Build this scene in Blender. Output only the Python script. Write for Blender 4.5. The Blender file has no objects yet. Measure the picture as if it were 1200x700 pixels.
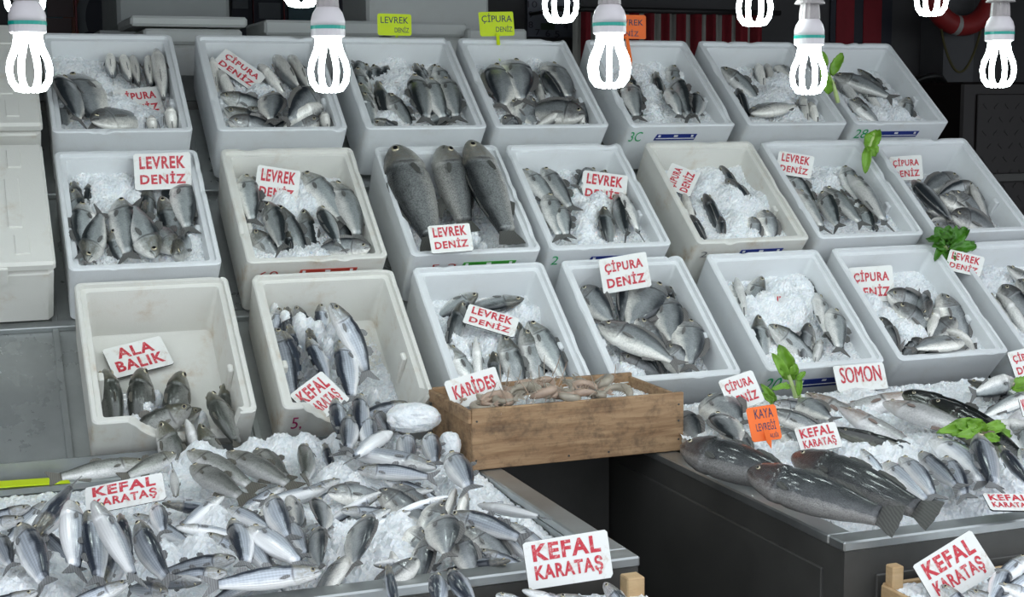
import bpy, math, random
import numpy as np
from mathutils import Vector, Matrix, noise

sc = bpy.context.scene
COL = sc.collection
random.seed(11)
rng = np.random.default_rng(5)

# ------------------------------------------------------------------ camera, sky, exposure
CAM = np.array([0.0, 0.0, 1.6])
PITCH, YAW, ROLL, FOC = math.radians(7.35), math.radians(20.975), math.radians(-0.3446), 1714.83


def _cam_axes():
    Fv = np.array([math.sin(YAW) * math.cos(PITCH), math.cos(YAW) * math.cos(PITCH), -math.sin(PITCH)])
    Rv = np.array([math.cos(YAW), -math.sin(YAW), 0.0])
    Uv = np.cross(Rv, Fv)
    return Rv * math.cos(ROLL) + Uv * math.sin(ROLL), Uv * math.cos(ROLL) - Rv * math.sin(ROLL), Fv


RV, UV, FV = _cam_axes()
cd = bpy.data.cameras.new('camera')
cam = bpy.data.objects.new('camera', cd)
COL.objects.link(cam)
cd.sensor_width = 36.0
cd.lens = FOC / 1200 * 36
cd.clip_start = 0.05
cam.matrix_world = Matrix(((RV[0], UV[0], -FV[0], CAM[0]), (RV[1], UV[1], -FV[1], CAM[1]),
                           (RV[2], UV[2], -FV[2], CAM[2]), (0, 0, 0, 1)))
sc.camera = cam

SKY_STRENGTH = 1.7
BULB_STRENGTH = 17.0
w = bpy.data.worlds.new('overcast_sky')
sc.world = w
w.use_nodes = True
bg = w.node_tree.nodes['Background']
bg.inputs[0].default_value = (0.86, 0.93, 1.0, 1)
bg.inputs[1].default_value = SKY_STRENGTH
sc.view_settings.view_transform = 'Standard'
sc.view_settings.look = 'None'
sc.view_settings.gamma = 1.0
sc.view_settings.use_curve_mapping = False
sc.view_settings.exposure = 0.0


# ------------------------------------------------------------------ geometry helpers
def A(*v):
    return np.array(v, float)


def nrm(v):
    v = np.asarray(v, float)
    return v / max(np.linalg.norm(v), 1e-12)


def ray(px, py):
    return FV + RV * (px - 600) / FOC - UV * (py - 350) / FOC


def on_plane(px, py, p, n):
    d = ray(px, py)
    return CAM + d * (np.dot(p - CAM, n) / np.dot(d, n))


def on_y(px, py, y):
    d = ray(px, py)
    return CAM + d * (y / d[1])


def on_z(px, py, z):
    d = ray(px, py)
    return CAM + d * ((z - CAM[2]) / d[2])


def link(o, parent=None):
    COL.objects.link(o)
    if parent is not None:
        o.parent = parent
    return o


def mk(name, verts, faces, mats, parent=None, fmat=None, smooth=False, uv=None):
    me = bpy.data.meshes.new(name)
    me.from_pydata([tuple(v) for v in verts], [], [tuple(int(i) for i in f) for f in faces])
    if not isinstance(mats, (list, tuple)):
        mats = [mats]
    for m in mats:
        me.materials.append(m)
    if fmat is not None:
        me.polygons.foreach_set('material_index', np.asarray(fmat, np.int32))
    if smooth is True:
        me.polygons.foreach_set('use_smooth', np.ones(len(me.polygons), bool))
    elif smooth is not False:
        me.polygons.foreach_set('use_smooth', np.asarray(smooth, bool))
    if uv is not None:
        lay = me.uv_layers.new(name='fuv')
        vi = np.zeros(len(me.loops), np.int32)
        me.loops.foreach_get('vertex_index', vi)
        lay.data.foreach_set('uv', np.asarray(uv, np.float32)[vi].ravel())
    me.update()
    return link(bpy.data.objects.new(name, me), parent)


def tag(o, label, cat, group=None, kind=None):
    o['label'] = label
    o['category'] = cat
    if group:
        o['group'] = group
    if kind:
        o['kind'] = kind
    return o


def empty(name, loc, label=None, cat=None, group=None):
    o = bpy.data.objects.new(name, None)
    o.empty_display_size = 0.05
    o.location = tuple(loc)
    link(o)
    if label:
        tag(o, label, cat, group)
    return o


class MB:
    def __init__(self):
        self.v, self.f, self.m = [], [], []

    def add(self, verts, faces, mi=0):
        b = len(self.v)
        self.v += [np.asarray(x, float) for x in verts]
        self.f += [tuple(b + i for i in q) for q in faces]
        self.m += [mi] * len(faces)
        return self

    def box(self, c, s, ax=None, mi=0, bev=0.0):
        """box with chamfered edges; c centre, s full size, ax optional 3 axes"""
        c = np.asarray(c, float)
        h = np.asarray(s, float) / 2
        ax = np.eye(3) if ax is None else np.asarray(ax, float)
        if bev <= 0:
            P = [c + ax[0] * h[0] * i + ax[1] * h[1] * j + ax[2] * h[2] * k for k in (-1, 1) for j in (-1, 1) for i in (-1, 1)]
            return self.add(P, [(0, 2, 3, 1), (4, 5, 7, 6), (0, 1, 5, 4), (2, 6, 7, 3), (0, 4, 6, 2), (1, 3, 7, 5)], mi)
        b = min(bev, h.min() * 0.49)
        P, idx = [], {}
        for k in (-1, 1):
            for j in (-1, 1):
                for i in (-1, 1):
                    for a in range(3):
                        q = [i * (h[0] - b), j * (h[1] - b), k * (h[2] - b)]
                        q[a] = (i, j, k)[a] * h[a]
                        idx[(i, j, k, a)] = len(P)
                        P.append(c + ax[0] * q[0] + ax[1] * q[1] + ax[2] * q[2])
        Fc = []
        for a in range(3):
            o1, o2 = [x for x in range(3) if x != a]
            for s_ in (-1, 1):
                q = []
                for (p1, p2) in ((-1, -1), (1, -1), (1, 1), (-1, 1)):
                    t = [0, 0, 0]
                    t[a], t[o1], t[o2] = s_, p1, p2
                    q.append(idx[(*t, a)])
                Fc.append(q)
            for p1 in (-1, 1):
                for p2 in (-1, 1):
                    q = []
                    for s_, fa in ((-1, o1), (1, o1), (1, o2), (-1, o2)):
                        t = [0, 0, 0]
                        t[a], t[o1], t[o2] = s_, p1, p2
                        q.append(idx[(*t, fa)])
                    Fc.append(q)
        for k in (-1, 1):
            for j in (-1, 1):
                for i in (-1, 1):
                    Fc.append([idx[(i, j, k, a)] for a in range(3)])
        return self.add(P, Fc, mi)

    def tube(self, pts, rad, n=8, mi=0, cap=True):
        pts = [np.asarray(p, float) for p in pts]
        rad = [rad] * len(pts) if np.isscalar(rad) else list(rad)
        rings, ref = [], None
        for i, p in enumerate(pts):
            t = nrm(pts[min(i + 1, len(pts) - 1)] - pts[max(i - 1, 0)])
            if ref is None:
                ref = nrm(np.cross(t, [0, 0, 1] if abs(t[2]) < 0.9 else [1, 0, 0]))
            a = nrm(ref - t * np.dot(ref, t))
            ref = a
            b = np.cross(t, a)
            rings.append([p + rad[i] * (a * math.cos(x) + b * math.sin(x)) for x in np.linspace(0, 2 * math.pi, n, endpoint=False)])
        V = [q for r in rings for q in r]
        Fc = [(i * n + j, i * n + (j + 1) % n, (i + 1) * n + (j + 1) % n, (i + 1) * n + j) for i in range(len(pts) - 1) for j in range(n)]
        if cap:
            Fc += [tuple(range(n))[::-1], tuple((len(pts) - 1) * n + j for j in range(n))]
        return self.add(V, Fc, mi)

    def lathe(self, prof, c=(0, 0, 0), n=24, mi=0, ribs=0, amp=0.0):
        V = []
        for (r, z) in prof:
            for x in np.linspace(0, 2 * math.pi, n, endpoint=False):
                rr = r * (1 + amp * math.cos(ribs * x)) if ribs else r
                V.append((c[0] + rr * math.cos(x), c[1] + rr * math.sin(x), c[2] + z))
        m = len(prof)
        Fc = [(i * n + j, i * n + (j + 1) % n, (i + 1) * n + (j + 1) % n, (i + 1) * n + j) for i in range(m - 1) for j in range(n)]
        Fc += [tuple(range(n))[::-1], tuple((m - 1) * n + j for j in range(n))]
        return self.add(V, Fc, mi)

    def prism(self, outline, th, mi=0):
        """outline: list of 3D points on a surface; th: thickness vector"""
        th = np.asarray(th, float)
        n = len(outline)
        P = [np.asarray(p) + th / 2 for p in outline] + [np.asarray(p) - th / 2 for p in outline]
        Fc = [tuple(range(n)), tuple(range(2 * n - 1, n - 1, -1))] + [(i, n + i, n + (i + 1) % n, (i + 1) % n) for i in range(n)]
        return self.add(P, Fc, mi)

    def build(self, name, mats, parent=None, smooth=False):
        return mk(name, self.v, self.f, mats, parent, self.m, smooth)


def rebase(o, p):
    """move the origin of a top-level mesh to p without moving the mesh"""
    p = Vector(tuple(float(x) for x in p))
    o.data.transform(Matrix.Translation(-p))
    o.location = p
    return o


# ------------------------------------------------------------------ materials
class NT:
    def __init__(self, name):
        self.mat = bpy.data.materials.new(name)
        self.mat.use_nodes = True
        self.t = self.mat.node_tree
        self.b = self.t.nodes['Principled BSDF']

    def n(self, ty, **kw):
        nd = self.t.nodes.new(ty)
        for k, v in kw.items():
            setattr(nd, k, v)
        return nd

    def put(self, sock, v):
        if isinstance(v, bpy.types.NodeSocket):
            self.t.links.new(v, sock)
        elif isinstance(v, (tuple, list)) and len(v) == 3 and sock.type == 'RGBA':
            sock.default_value = (*v, 1)
        else:
            sock.default_value = v

    def m(self, op, a, b=0.0, c=0.0, clamp=False):
        nd = self.n('ShaderNodeMath', operation=op, use_clamp=clamp)
        for i, x in enumerate((a, b, c)):
            self.put(nd.inputs[i], x)
        return nd.outputs[0]

    def mix(self, f, a, b, blend='MIX'):
        nd = self.n('ShaderNodeMix', data_type='RGBA', blend_type=blend)
        self.put(nd.inputs[0], f)
        self.put(nd.inputs[6], a)
        self.put(nd.inputs[7], b)
        return nd.outputs[2]

    def coord(self, out='Object'):
        return self.n('ShaderNodeTexCoord').outputs[out]

    def noise(self, scale, detail=4, vec=None, rough=0.55, dist=0.0):
        nd = self.n('ShaderNodeTexNoise')
        nd.inputs['Scale'].default_value = scale
        nd.inputs['Detail'].default_value = detail
        nd.inputs['Roughness'].default_value = rough
        nd.inputs['Distortion'].default_value = dist
        if vec is not None:
            self.t.links.new(vec, nd.inputs['Vector'])
        return nd.outputs['Fac']

    def ramp(self, f, stops, interp='LINEAR'):
        nd = self.n('ShaderNodeValToRGB')
        nd.color_ramp.interpolation = interp
        el = nd.color_ramp.elements
        while len(el) < len(stops):
            el.new(0.5)
        for e, (p, c) in zip(el, stops):
            e.position = p
            e.color = (*c, 1) if len(c) == 3 else c
        self.put(nd.inputs[0], f)
        return nd.outputs[0]

    def bump(self, h, strength, dist=0.002):
        nd = self.n('ShaderNodeBump')
        nd.inputs['Strength'].default_value = strength
        nd.inputs['Distance'].default_value = dist
        self.put(nd.inputs['Height'], h)
        self.t.links.new(nd.outputs[0], self.b.inputs['Normal'])

    def set(self, **kw):
        for k, v in kw.items():
            self.put(self.b.inputs[k.replace('_', ' ')], v)
        return self


def plain(name, col, rough=0.6, metal=0.0, var=0.25, scale=12.0, bump=0.0, bscale=80.0):
    m = NT(name)
    nz = m.noise(scale, 5, m.coord())
    lo = tuple(c * (1 - var) for c in col)
    hi = tuple(min(1, c * (1 + var)) for c in col)
    m.set(Base_Color=m.mix(nz, lo, hi), Roughness=rough, Metallic=metal)
    if bump:
        m.bump(m.noise(bscale, 3, m.coord()), bump)
    return m.mat


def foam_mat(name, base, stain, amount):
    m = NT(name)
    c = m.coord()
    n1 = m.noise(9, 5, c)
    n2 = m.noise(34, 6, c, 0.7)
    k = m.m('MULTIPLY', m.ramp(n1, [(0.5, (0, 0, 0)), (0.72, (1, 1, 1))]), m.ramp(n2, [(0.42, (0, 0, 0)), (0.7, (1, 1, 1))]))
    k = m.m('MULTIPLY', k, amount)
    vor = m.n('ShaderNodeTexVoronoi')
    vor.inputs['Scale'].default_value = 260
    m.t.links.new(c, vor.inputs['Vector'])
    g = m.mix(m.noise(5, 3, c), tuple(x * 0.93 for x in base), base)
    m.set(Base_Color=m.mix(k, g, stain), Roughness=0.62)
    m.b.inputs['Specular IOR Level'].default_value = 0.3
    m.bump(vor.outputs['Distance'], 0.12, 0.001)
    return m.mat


M = {}
M['foam'] = foam_mat('white_polystyrene', (0.77, 0.79, 0.80), (0.42, 0.31, 0.17), 0.25)
M['foam_worn'] = foam_mat('stained_polystyrene', (0.74, 0.73, 0.68), (0.42, 0.27, 0.12), 0.9)
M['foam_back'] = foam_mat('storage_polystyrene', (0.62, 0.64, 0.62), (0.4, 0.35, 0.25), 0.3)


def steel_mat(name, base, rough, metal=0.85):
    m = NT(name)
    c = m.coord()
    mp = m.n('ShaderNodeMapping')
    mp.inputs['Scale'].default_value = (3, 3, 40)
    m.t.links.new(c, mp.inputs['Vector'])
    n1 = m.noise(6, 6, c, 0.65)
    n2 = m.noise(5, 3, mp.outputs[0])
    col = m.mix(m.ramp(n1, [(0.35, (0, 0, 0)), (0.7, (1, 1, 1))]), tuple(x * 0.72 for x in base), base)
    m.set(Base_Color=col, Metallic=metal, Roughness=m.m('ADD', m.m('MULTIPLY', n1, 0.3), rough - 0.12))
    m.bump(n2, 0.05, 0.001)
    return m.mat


M['steel'] = steel_mat('brushed_steel', (0.50, 0.52, 0.52), 0.36)
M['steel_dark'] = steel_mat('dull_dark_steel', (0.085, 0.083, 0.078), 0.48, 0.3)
M['steel_sheet'] = steel_mat('wet_steel_sheet', (0.44, 0.46, 0.45), 0.26, 0.5)
M['black_gap'] = plain('black_slot_shade', (0.012, 0.012, 0.012), 0.7)  # black that paints in the shade inside the latch slots


def ice_mat():
    m = NT('crushed_ice')
    c = m.coord()
    n1 = m.noise(38, 5, c, 0.7)
    n2 = m.noise(220, 3, c, 0.6)
    k = m.m('ADD', m.m('MULTIPLY', n1, 0.6), m.m('MULTIPLY', n2, 0.4))
    col = m.ramp(k, [(0.28, (0.58, 0.62, 0.65)), (0.46, (0.84, 0.87, 0.89)), (0.6, (0.97, 0.975, 0.98))])
    m.set(Base_Color=col, Roughness=0.28)
    m.b.inputs['Subsurface Weight'].default_value = 0.35
    m.b.inputs['Subsurface Radius'].default_value = (0.010, 0.012, 0.014)
    m.b.inputs['Subsurface Scale'].default_value = 1.0
    m.bump(n2, 0.6, 0.003)
    return m.mat


M['ice'] = ice_mat()


def fish_mat(name, back, side, belly, head, pattern, rough=0.28, metal=0.12, b0=0.24, b1=0.40, scale_amt=0.38, bump=0.25, su=62.0, sd=26.0):
    m = NT(name)
    uvn = m.n('ShaderNodeUVMap', uv_map='fuv')
    sep = m.n('ShaderNodeSeparateXYZ')
    m.t.links.new(uvn.outputs[0], sep.inputs[0])
    u, d = sep.outputs[0], sep.outputs[1]
    oi = m.n('ShaderNodeObjectInfo')
    rnd = oi.outputs['Random']
    c = m.coord()
    # u and d stretched to a scale-row space, shifted by the object's own random number
    comb = m.n('ShaderNodeCombineXYZ')
    m.put(comb.inputs[0], m.m('MULTIPLY', u, 6.0))
    m.put(comb.inputs[1], m.m('MULTIPLY', d, 3.0))
    m.put(comb.inputs[2], m.m('MULTIPLY', rnd, 50.0))
    nz = m.noise(1.6, 5, comb.outputs[0], 0.6)
    d2 = m.m('ADD', d, m.m('MULTIPLY', m.m('SUBTRACT', nz, 0.5), 0.22))
    col = m.ramp(d2, [(0.0, back), (b0, back), (b1, side), (0.55, side), (0.72, belly), (1.0, belly)])
    sc_ = m.n('ShaderNodeCombineXYZ')
    if pattern == 'lines':
        ln = m.m('SINE', m.m('MULTIPLY', d, 75.0))
        cr = m.m('SINE', m.m('MULTIPLY', u, 210.0))
        p = m.m('ADD', m.m('MULTIPLY', ln, 0.35), m.m('MULTIPLY', cr, 0.12))
        p = m.m('ADD', p, 0.5)
        fade = m.ramp(d, [(0.0, (0.6, 0.6, 0.6)), (0.5, (1, 1, 1)), (0.75, (0.1, 0.1, 0.1))])
        dark = m.m('SUBTRACT', 1.0, m.m('MULTIPLY', m.m('MULTIPLY', p, fade), scale_amt))
        hgt = p
    else:
        m.put(sc_.inputs[0], m.m('MULTIPLY', u, su))
        m.put(sc_.inputs[1], m.m('MULTIPLY', d, sd))
        vor = m.n('ShaderNodeTexVoronoi')
        vor.inputs['Scale'].default_value = 1.0
        m.t.links.new(sc_.outputs[0], vor.inputs['Vector'])
        hgt = vor.outputs['Distance']
        dark = m.m('SUBTRACT', 1.12, m.m('MULTIPLY', hgt, scale_amt))
    body = m.ramp(u, [(0.24, (0, 0, 0)), (0.29, (1, 1, 1))])
    dark = m.m('ADD', m.m('MULTIPLY', dark, body), m.m('SUBTRACT', 1.0, body))
    col = m.mix(1.0, col, dark, 'MULTIPLY')
    if pattern == 'spots':
        sp = m.n('ShaderNodeTexVoronoi')
        sp.inputs['Scale'].default_value = 1.0
        s3 = m.n('ShaderNodeCombineXYZ')
        m.put(s3.inputs[0], m.m('MULTIPLY', u, 30.0))
        m.put(s3.inputs[1], m.m('MULTIPLY', d, 12.0))
        m.t.links.new(s3.outputs[0], sp.inputs['Vector'])
        k = m.m('MULTIPLY', m.m('LESS_THAN', sp.outputs['Distance'], 0.25), m.ramp(d, [(0.3, (0.75,) * 3), (0.55, (0, 0, 0))]))
        col = m.mix(k, col, (0.03, 0.03, 0.025))
    # head tint, mottled
    hd = m.ramp(u, [(0.22, (1, 1, 1)), (0.27, (0, 0, 0))])
    hn = m.m('MULTIPLY', hd, m.ramp(m.noise(4.0, 4, comb.outputs[0], 0.7), [(0.35, (0.15,) * 3), (0.6, (0.85,) * 3)]))
    col = m.mix(m.m('MULTIPLY', hn, m.ramp(d, [(0.5, (1, 1, 1)), (0.9, (0.25,) * 3)])), col, head)
    # gill-cover slit and mouth line (true dark lines of the animal)
    g = m.m('ABSOLUTE', m.m('SUBTRACT', u, m.m('ADD', 0.205, m.m('MULTIPLY', m.m('SINE', m.m('MULTIPLY', d, 3.1)), 0.055))))
    gl = m.m('MULTIPLY', m.m('SUBTRACT', 1.0, m.m('DIVIDE', g, 0.017), 0.0, True), m.ramp(d, [(0.22, (0, 0, 0)), (0.4, (1, 1, 1)), (0.62, (.8, .8, .8)), (0.8, (0, 0, 0))]))
    mo = m.m('MULTIPLY', m.m('LESS_THAN', m.m('ABSOLUTE', m.m('SUBTRACT', d, m.m('ADD', 0.46, m.m('MULTIPLY', u, 1.6)))), 0.03), m.m('LESS_THAN', u, 0.075))
    col = m.mix(m.m('MULTIPLY', m.m('MAXIMUM', gl, mo), 0.85), col, (0.03, 0.022, 0.02))
    hsv = m.n('ShaderNodeHueSaturation')
    m.put(hsv.inputs['Value'], m.m('ADD', 0.68, m.m('MULTIPLY', rnd, 0.55)))
    m.put(hsv.inputs['Color'], col)
    m.set(Base_Color=hsv.outputs[0], Metallic=metal, Roughness=rough)
    m.b.inputs['Coat Weight'].default_value = 0.6
    m.b.inputs['Coat Roughness'].default_value = 0.12
    m.bump(hgt, bump, 0.0015)
    return m.mat


FM = {
    'bass': fish_mat('sea_bass_skin', (0.028, 0.035, 0.038), (0.37, 0.40, 0.40), (0.90, 0.89, 0.85), (0.16, 0.15, 0.12), 'scales'),
    'bream': fish_mat('sea_bream_skin', (0.026, 0.032, 0.038), (0.31, 0.33, 0.335), (0.88, 0.86, 0.80), (0.13, 0.12, 0.11), 'scales', b0=0.20, b1=0.42),
    'mullet': fish_mat('grey_mullet_skin', (0.030, 0.038, 0.055), (0.50, 0.54, 0.60), (0.93, 0.93, 0.93), (0.26, 0.24, 0.19), 'lines', b0=0.26, b1=0.40),
    'trout': fish_mat('trout_skin', (0.065, 0.07, 0.06), (0.33, 0.335, 0.31), (0.80, 0.79, 0.77), (0.12, 0.11, 0.07), 'spots', b0=0.2, b1=0.5),
    'big': fish_mat('large_sea_bass_skin', (0.035, 0.040, 0.043), (0.31, 0.325, 0.32), (0.60, 0.59, 0.55), (0.30, 0.27, 0.22), 'scales', scale_amt=0.75, bump=0.7, su=95.0, sd=40.0, b0=0.14, b1=0.44),
    'dark': fish_mat('dark_bass_skin', (0.022, 0.025, 0.028), (0.12, 0.125, 0.13), (0.36, 0.35, 0.34), (0.06, 0.03, 0.026), 'scales', scale_amt=0.5, bump=0.6, su=110.0, sd=46.0, b0=0.36, b1=0.62),
    'salmon': fish_mat('salmon_skin', (0.13, 0.14, 0.12), (0.50, 0.50, 0.49), (0.82, 0.80, 0.80), (0.32, 0.20, 0.14), 'spots', b0=0.2, b1=0.42),
    'black': fish_mat('dark_trout_skin', (0.012, 0.015, 0.014), (0.05, 0.06, 0.04), (0.25, 0.25, 0.2), (0.02, 0.02, 0.02), 'spots', rough=0.16, metal=0.1, b0=0.4, b1=0.6),
}


def fin_mat(name, col):
    m = NT(name)
    c = m.coord()
    wv = m.n('ShaderNodeTexWave')
    wv.inputs['Scale'].default_value = 90
    wv.inputs['Distortion'].default_value = 3
    m.t.links.new(c, wv.inputs['Vector'])
    m.set(Base_Color=m.mix(wv.outputs['Fac'], tuple(x * 0.6 for x in col), col), Roughness=0.4)
    return m.mat


FIN = {'bass': fin_mat('bass_fin', (0.170, 0.170, 0.162)), 'bream': fin_mat('bream_fin', (0.204, 0.196, 0.187)), 'mullet': fin_mat('mullet_fin', (0.238, 0.238, 0.238)),
       'trout': fin_mat('trout_fin', (0.15, 0.14, 0.115)), 'big': fin_mat('large_bass_fin', (0.102, 0.102, 0.093)), 'salmon': fin_mat('salmon_fin', (0.306, 0.221, 0.187)),
       'black': fin_mat('dark_trout_fin', (0.051, 0.051, 0.043))}
FIN['dark'] = FIN['big']
M['pupil'] = plain('fish_pupil', (0.008, 0.008, 0.01), 0.08, var=0)
M['iris'] = plain('fish_iris', (0.50, 0.45, 0.32), 0.2, 0.4, var=0.2)
M['blood'] = plain('red_gill_flesh', (0.16, 0.035, 0.03), 0.35, var=0.5, scale=60)
M['red'] = plain('red_paint', (0.52, 0.03, 0.04), 0.6)
M['green_ink'] = plain('green_marker', (0.02, 0.38, 0.12), 0.6)
M['red_ink'] = plain('red_marker', (0.42, 0.06, 0.05), 0.6)
M['magenta_ink'] = plain('magenta_marker', (0.40, 0.02, 0.12), 0.6)
M['grey_ink'] = plain('grey_marker', (0.2, 0.2, 0.2), 0.6)
M['ink'] = plain('dark_felt_pen', (0.02, 0.04, 0.10), 0.6)
M['blue_label'] = plain('blue_label_paper', (0.012, 0.03, 0.22), 0.5, var=0.1)
M['red_label'] = plain('red_label_paper', (0.45, 0.05, 0.03), 0.5, var=0.1)
M['green_label'] = plain('green_label_paper', (0.04, 0.30, 0.03), 0.5, var=0.1)
M['white_print'] = plain('white_print', (0.8, 0.8, 0.8), 0.5, var=0.05)
M['yellow_card'] = plain('fluorescent_yellow_card', (0.62, 0.78, 0.0), 0.55, var=0.06)
M['orange_card'] = plain('fluorescent_orange_card', (0.95, 0.17, 0.02), 0.55, var=0.06)


def sign_mat():
    m = NT('enamelled_white_plate')
    c = m.coord()
    n1 = m.noise(26, 6, c, 0.7)
    n2 = m.noise(70, 4, c, 0.7)
    k = m.m('MULTIPLY', m.ramp(n1, [(0.55, (0, 0, 0)), (0.75, (1, 1, 1))]), m.ramp(n2, [(0.4, (0, 0, 0)), (0.65, (1, 1, 1))]))
    m.set(Base_Color=m.mix(k, (0.82, 0.82, 0.79), (0.38, 0.22, 0.09)), Roughness=0.42)
    return m.mat


def stencil_mat():
    m = NT('worn_red_stencil')
    c = m.coord()
    n1 = m.noise(170, 5, c, 0.75)
    k = m.ramp(n1, [(0.52, (0, 0, 0)), (0.68, (0.75,) * 3)])
    m.set(Base_Color=m.mix(k, (0.56, 0.025, 0.045), (0.78, 0.6, 0.58)), Roughness=0.5)
    return m.mat


M['plate'] = sign_mat()
M['plate_edge'] = plain('black_plate_edge', (0.015, 0.015, 0.014), 0.6)
M['stencil'] = stencil_mat()


def wood_mat(name, a, b, dirt):
    m = NT(name)
    c = m.coord()
    mp = m.n('ShaderNodeMapping')
    mp.inputs['Scale'].default_value = (2.5, 14, 26)
    m.t.links.new(c, mp.inputs['Vector'])
    n1 = m.noise(3, 6, mp.outputs[0], 0.65, 0.6)
    n2 = m.noise(17, 6, c, 0.72)
    col = m.mix(m.ramp(n1, [(0.3, (0, 0, 0)), (0.7, (1, 1, 1))]), a, b)
    col = m.mix(m.m('MULTIPLY', m.ramp(n2, [(0.48, (0, 0, 0)), (0.75, (1, 1, 1))]), dirt), col, (0.035, 0.025, 0.018))
    m.set(Base_Color=col, Roughness=0.7)
    m.bump(n1, 0.25, 0.002)
    return m.mat


M['wood'] = wood_mat('weathered_crate_wood', (0.23, 0.125, 0.06), (0.46, 0.30, 0.165), 0.9)
M['wood_new'] = wood_mat('pale_crate_wood', (0.48, 0.31, 0.15), (0.62, 0.44, 0.25), 0.15)


def leaf_mat():
    m = NT('salad_leaf')
    c = m.coord()
    n1 = m.noise(30, 4, c)
    m.set(Base_Color=m.mix(n1, (0.10, 0.26, 0.015), (0.26, 0.48, 0.05)), Roughness=0.4)
    m.b.inputs['Subsurface Weight'].default_value = 0.0
    m.bump(m.noise(60, 3, c), 0.3, 0.003)
    return m.mat


M['leaf'] = leaf_mat()
M['leaf_dark'] = plain('dark_herb_leaf', (0.06, 0.20, 0.015), 0.4, var=0.4, scale=30)
M['stalk'] = plain('pale_leaf_stalk', (0.50, 0.62, 0.26), 0.4)
M['shrimp'] = plain('raw_shrimp_shell', (0.40, 0.29, 0.22), 0.3, var=0.35, scale=70)
M['shrimp_grey'] = plain('grey_shrimp_shell', (0.33, 0.29, 0.23), 0.3, var=0.35, scale=70)
M['bulb_white'] = plain('white_lamp_plastic', (0.62, 0.58, 0.60), 0.45, var=0.1)
M['bulb_green'] = plain('green_lamp_ring', (0.0, 0.30, 0.24), 0.35, var=0.1)
M['socket'] = plain('dusty_lamp_holder', (0.34, 0.31, 0.31), 0.6, var=0.25, scale=40)
M['cord'] = plain('black_cable', (0.015, 0.015, 0.015), 0.5)


def emit_mat(name, col, s):
    m = NT(name)
    m.set(Base_Color=(0.9, 0.9, 0.9), Roughness=0.3, Emission_Color=col, Emission_Strength=s)
    return m.mat


M['glow'] = emit_mat('lit_fluorescent_tube', (0.86, 1.0, 0.97), BULB_STRENGTH)

# ------------------------------------------------------------------ the setting
GROUND = 0.0
CEIL = 2.45


def structure(name, mb, mat):
    o = mb.build(name, mat)
    o['kind'] = 'structure'
    return o


M['pavement'] = plain('wet_dark_concrete', (0.09, 0.09, 0.09), 0.5, var=0.4, scale=3, bump=0.2, bscale=20)
M['canopy'] = plain('canopy_underside', (0.16, 0.16, 0.17), 0.8)
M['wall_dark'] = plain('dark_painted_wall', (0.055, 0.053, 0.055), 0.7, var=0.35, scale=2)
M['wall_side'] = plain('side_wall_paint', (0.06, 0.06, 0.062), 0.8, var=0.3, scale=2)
mb = MB(); mb.box((2, -2.0, -0.05), (26, 18, 0.1)); structure('floor', mb, M['pavement'])
mb = MB(); mb.box((2.3, 4.15, CEIL + 0.06), (9.2, 4.1, 0.1)); structure('ceiling', mb, M['canopy'])
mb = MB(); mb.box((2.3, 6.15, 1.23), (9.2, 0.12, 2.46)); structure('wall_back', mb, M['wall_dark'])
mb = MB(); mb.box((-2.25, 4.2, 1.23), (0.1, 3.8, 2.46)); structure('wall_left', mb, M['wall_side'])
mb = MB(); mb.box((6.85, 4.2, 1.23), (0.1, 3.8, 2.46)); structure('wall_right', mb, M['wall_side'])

# ------------------------------------------------------------------ boxes on the rack
TILT = math.radians(38.5)
EX = A(1, 0, 0)
EV = A(0, math.cos(TILT), math.sin(TILT))
EN = A(0, -math.sin(TILT), math.cos(TILT))
BW, BL, BD, WT = 0.33, 0.4006, 0.165, 0.024
ROW = {1: (3.64665, -0.04641), 2: (3.27585, -0.33848), 3: (2.95387, -0.61334)}
XS = {(1, 1): .235, (1, 2): .625, (1, 3): 1.003, (1, 4): 1.357, (1, 5): 1.749, (1, 6): 2.119, (1, 7): 2.475,
      (2, 1): .232, (2, 2): .618, (2, 3): 1.005, (2, 4): 1.359, (2, 5): 1.762, (2, 6): 2.121, (2, 7): 2.487,
      (3, 1): .24, (3, 2): .624, (3, 3): 1.002, (3, 4): 1.379, (3, 5): 1.777, (3, 6): 2.148, (3, 7): 2.530}


def box_origin(k):
    y, z = ROW[k[0]]
    return A(XS[k], y, z + CAM[2])


ROWN = {1: 'top row', 2: 'middle row', 3: 'bottom row'}
ORD = ['first', 'second', 'third', 'fourth', 'fifth', 'sixth', 'seventh', 'eighth', 'ninth', 'tenth', 'eleventh', 'twelfth', 'thirteenth', 'fourteenth', 'fifteenth',
       'sixteenth', 'seventeenth', 'eighteenth', 'nineteenth', 'twentieth', 'twenty-first', 'twenty-second', 'twenty-third', 'twenty-fourth', 'twenty-fifth']


def box_name(k):
    return f"{ROWN[k[0]]}'s {ORD[k[1] - 1]} box"


def W3(k, u, v, wv):
    return box_origin(k) + EX * u + EV * v + EN * wv


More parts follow.
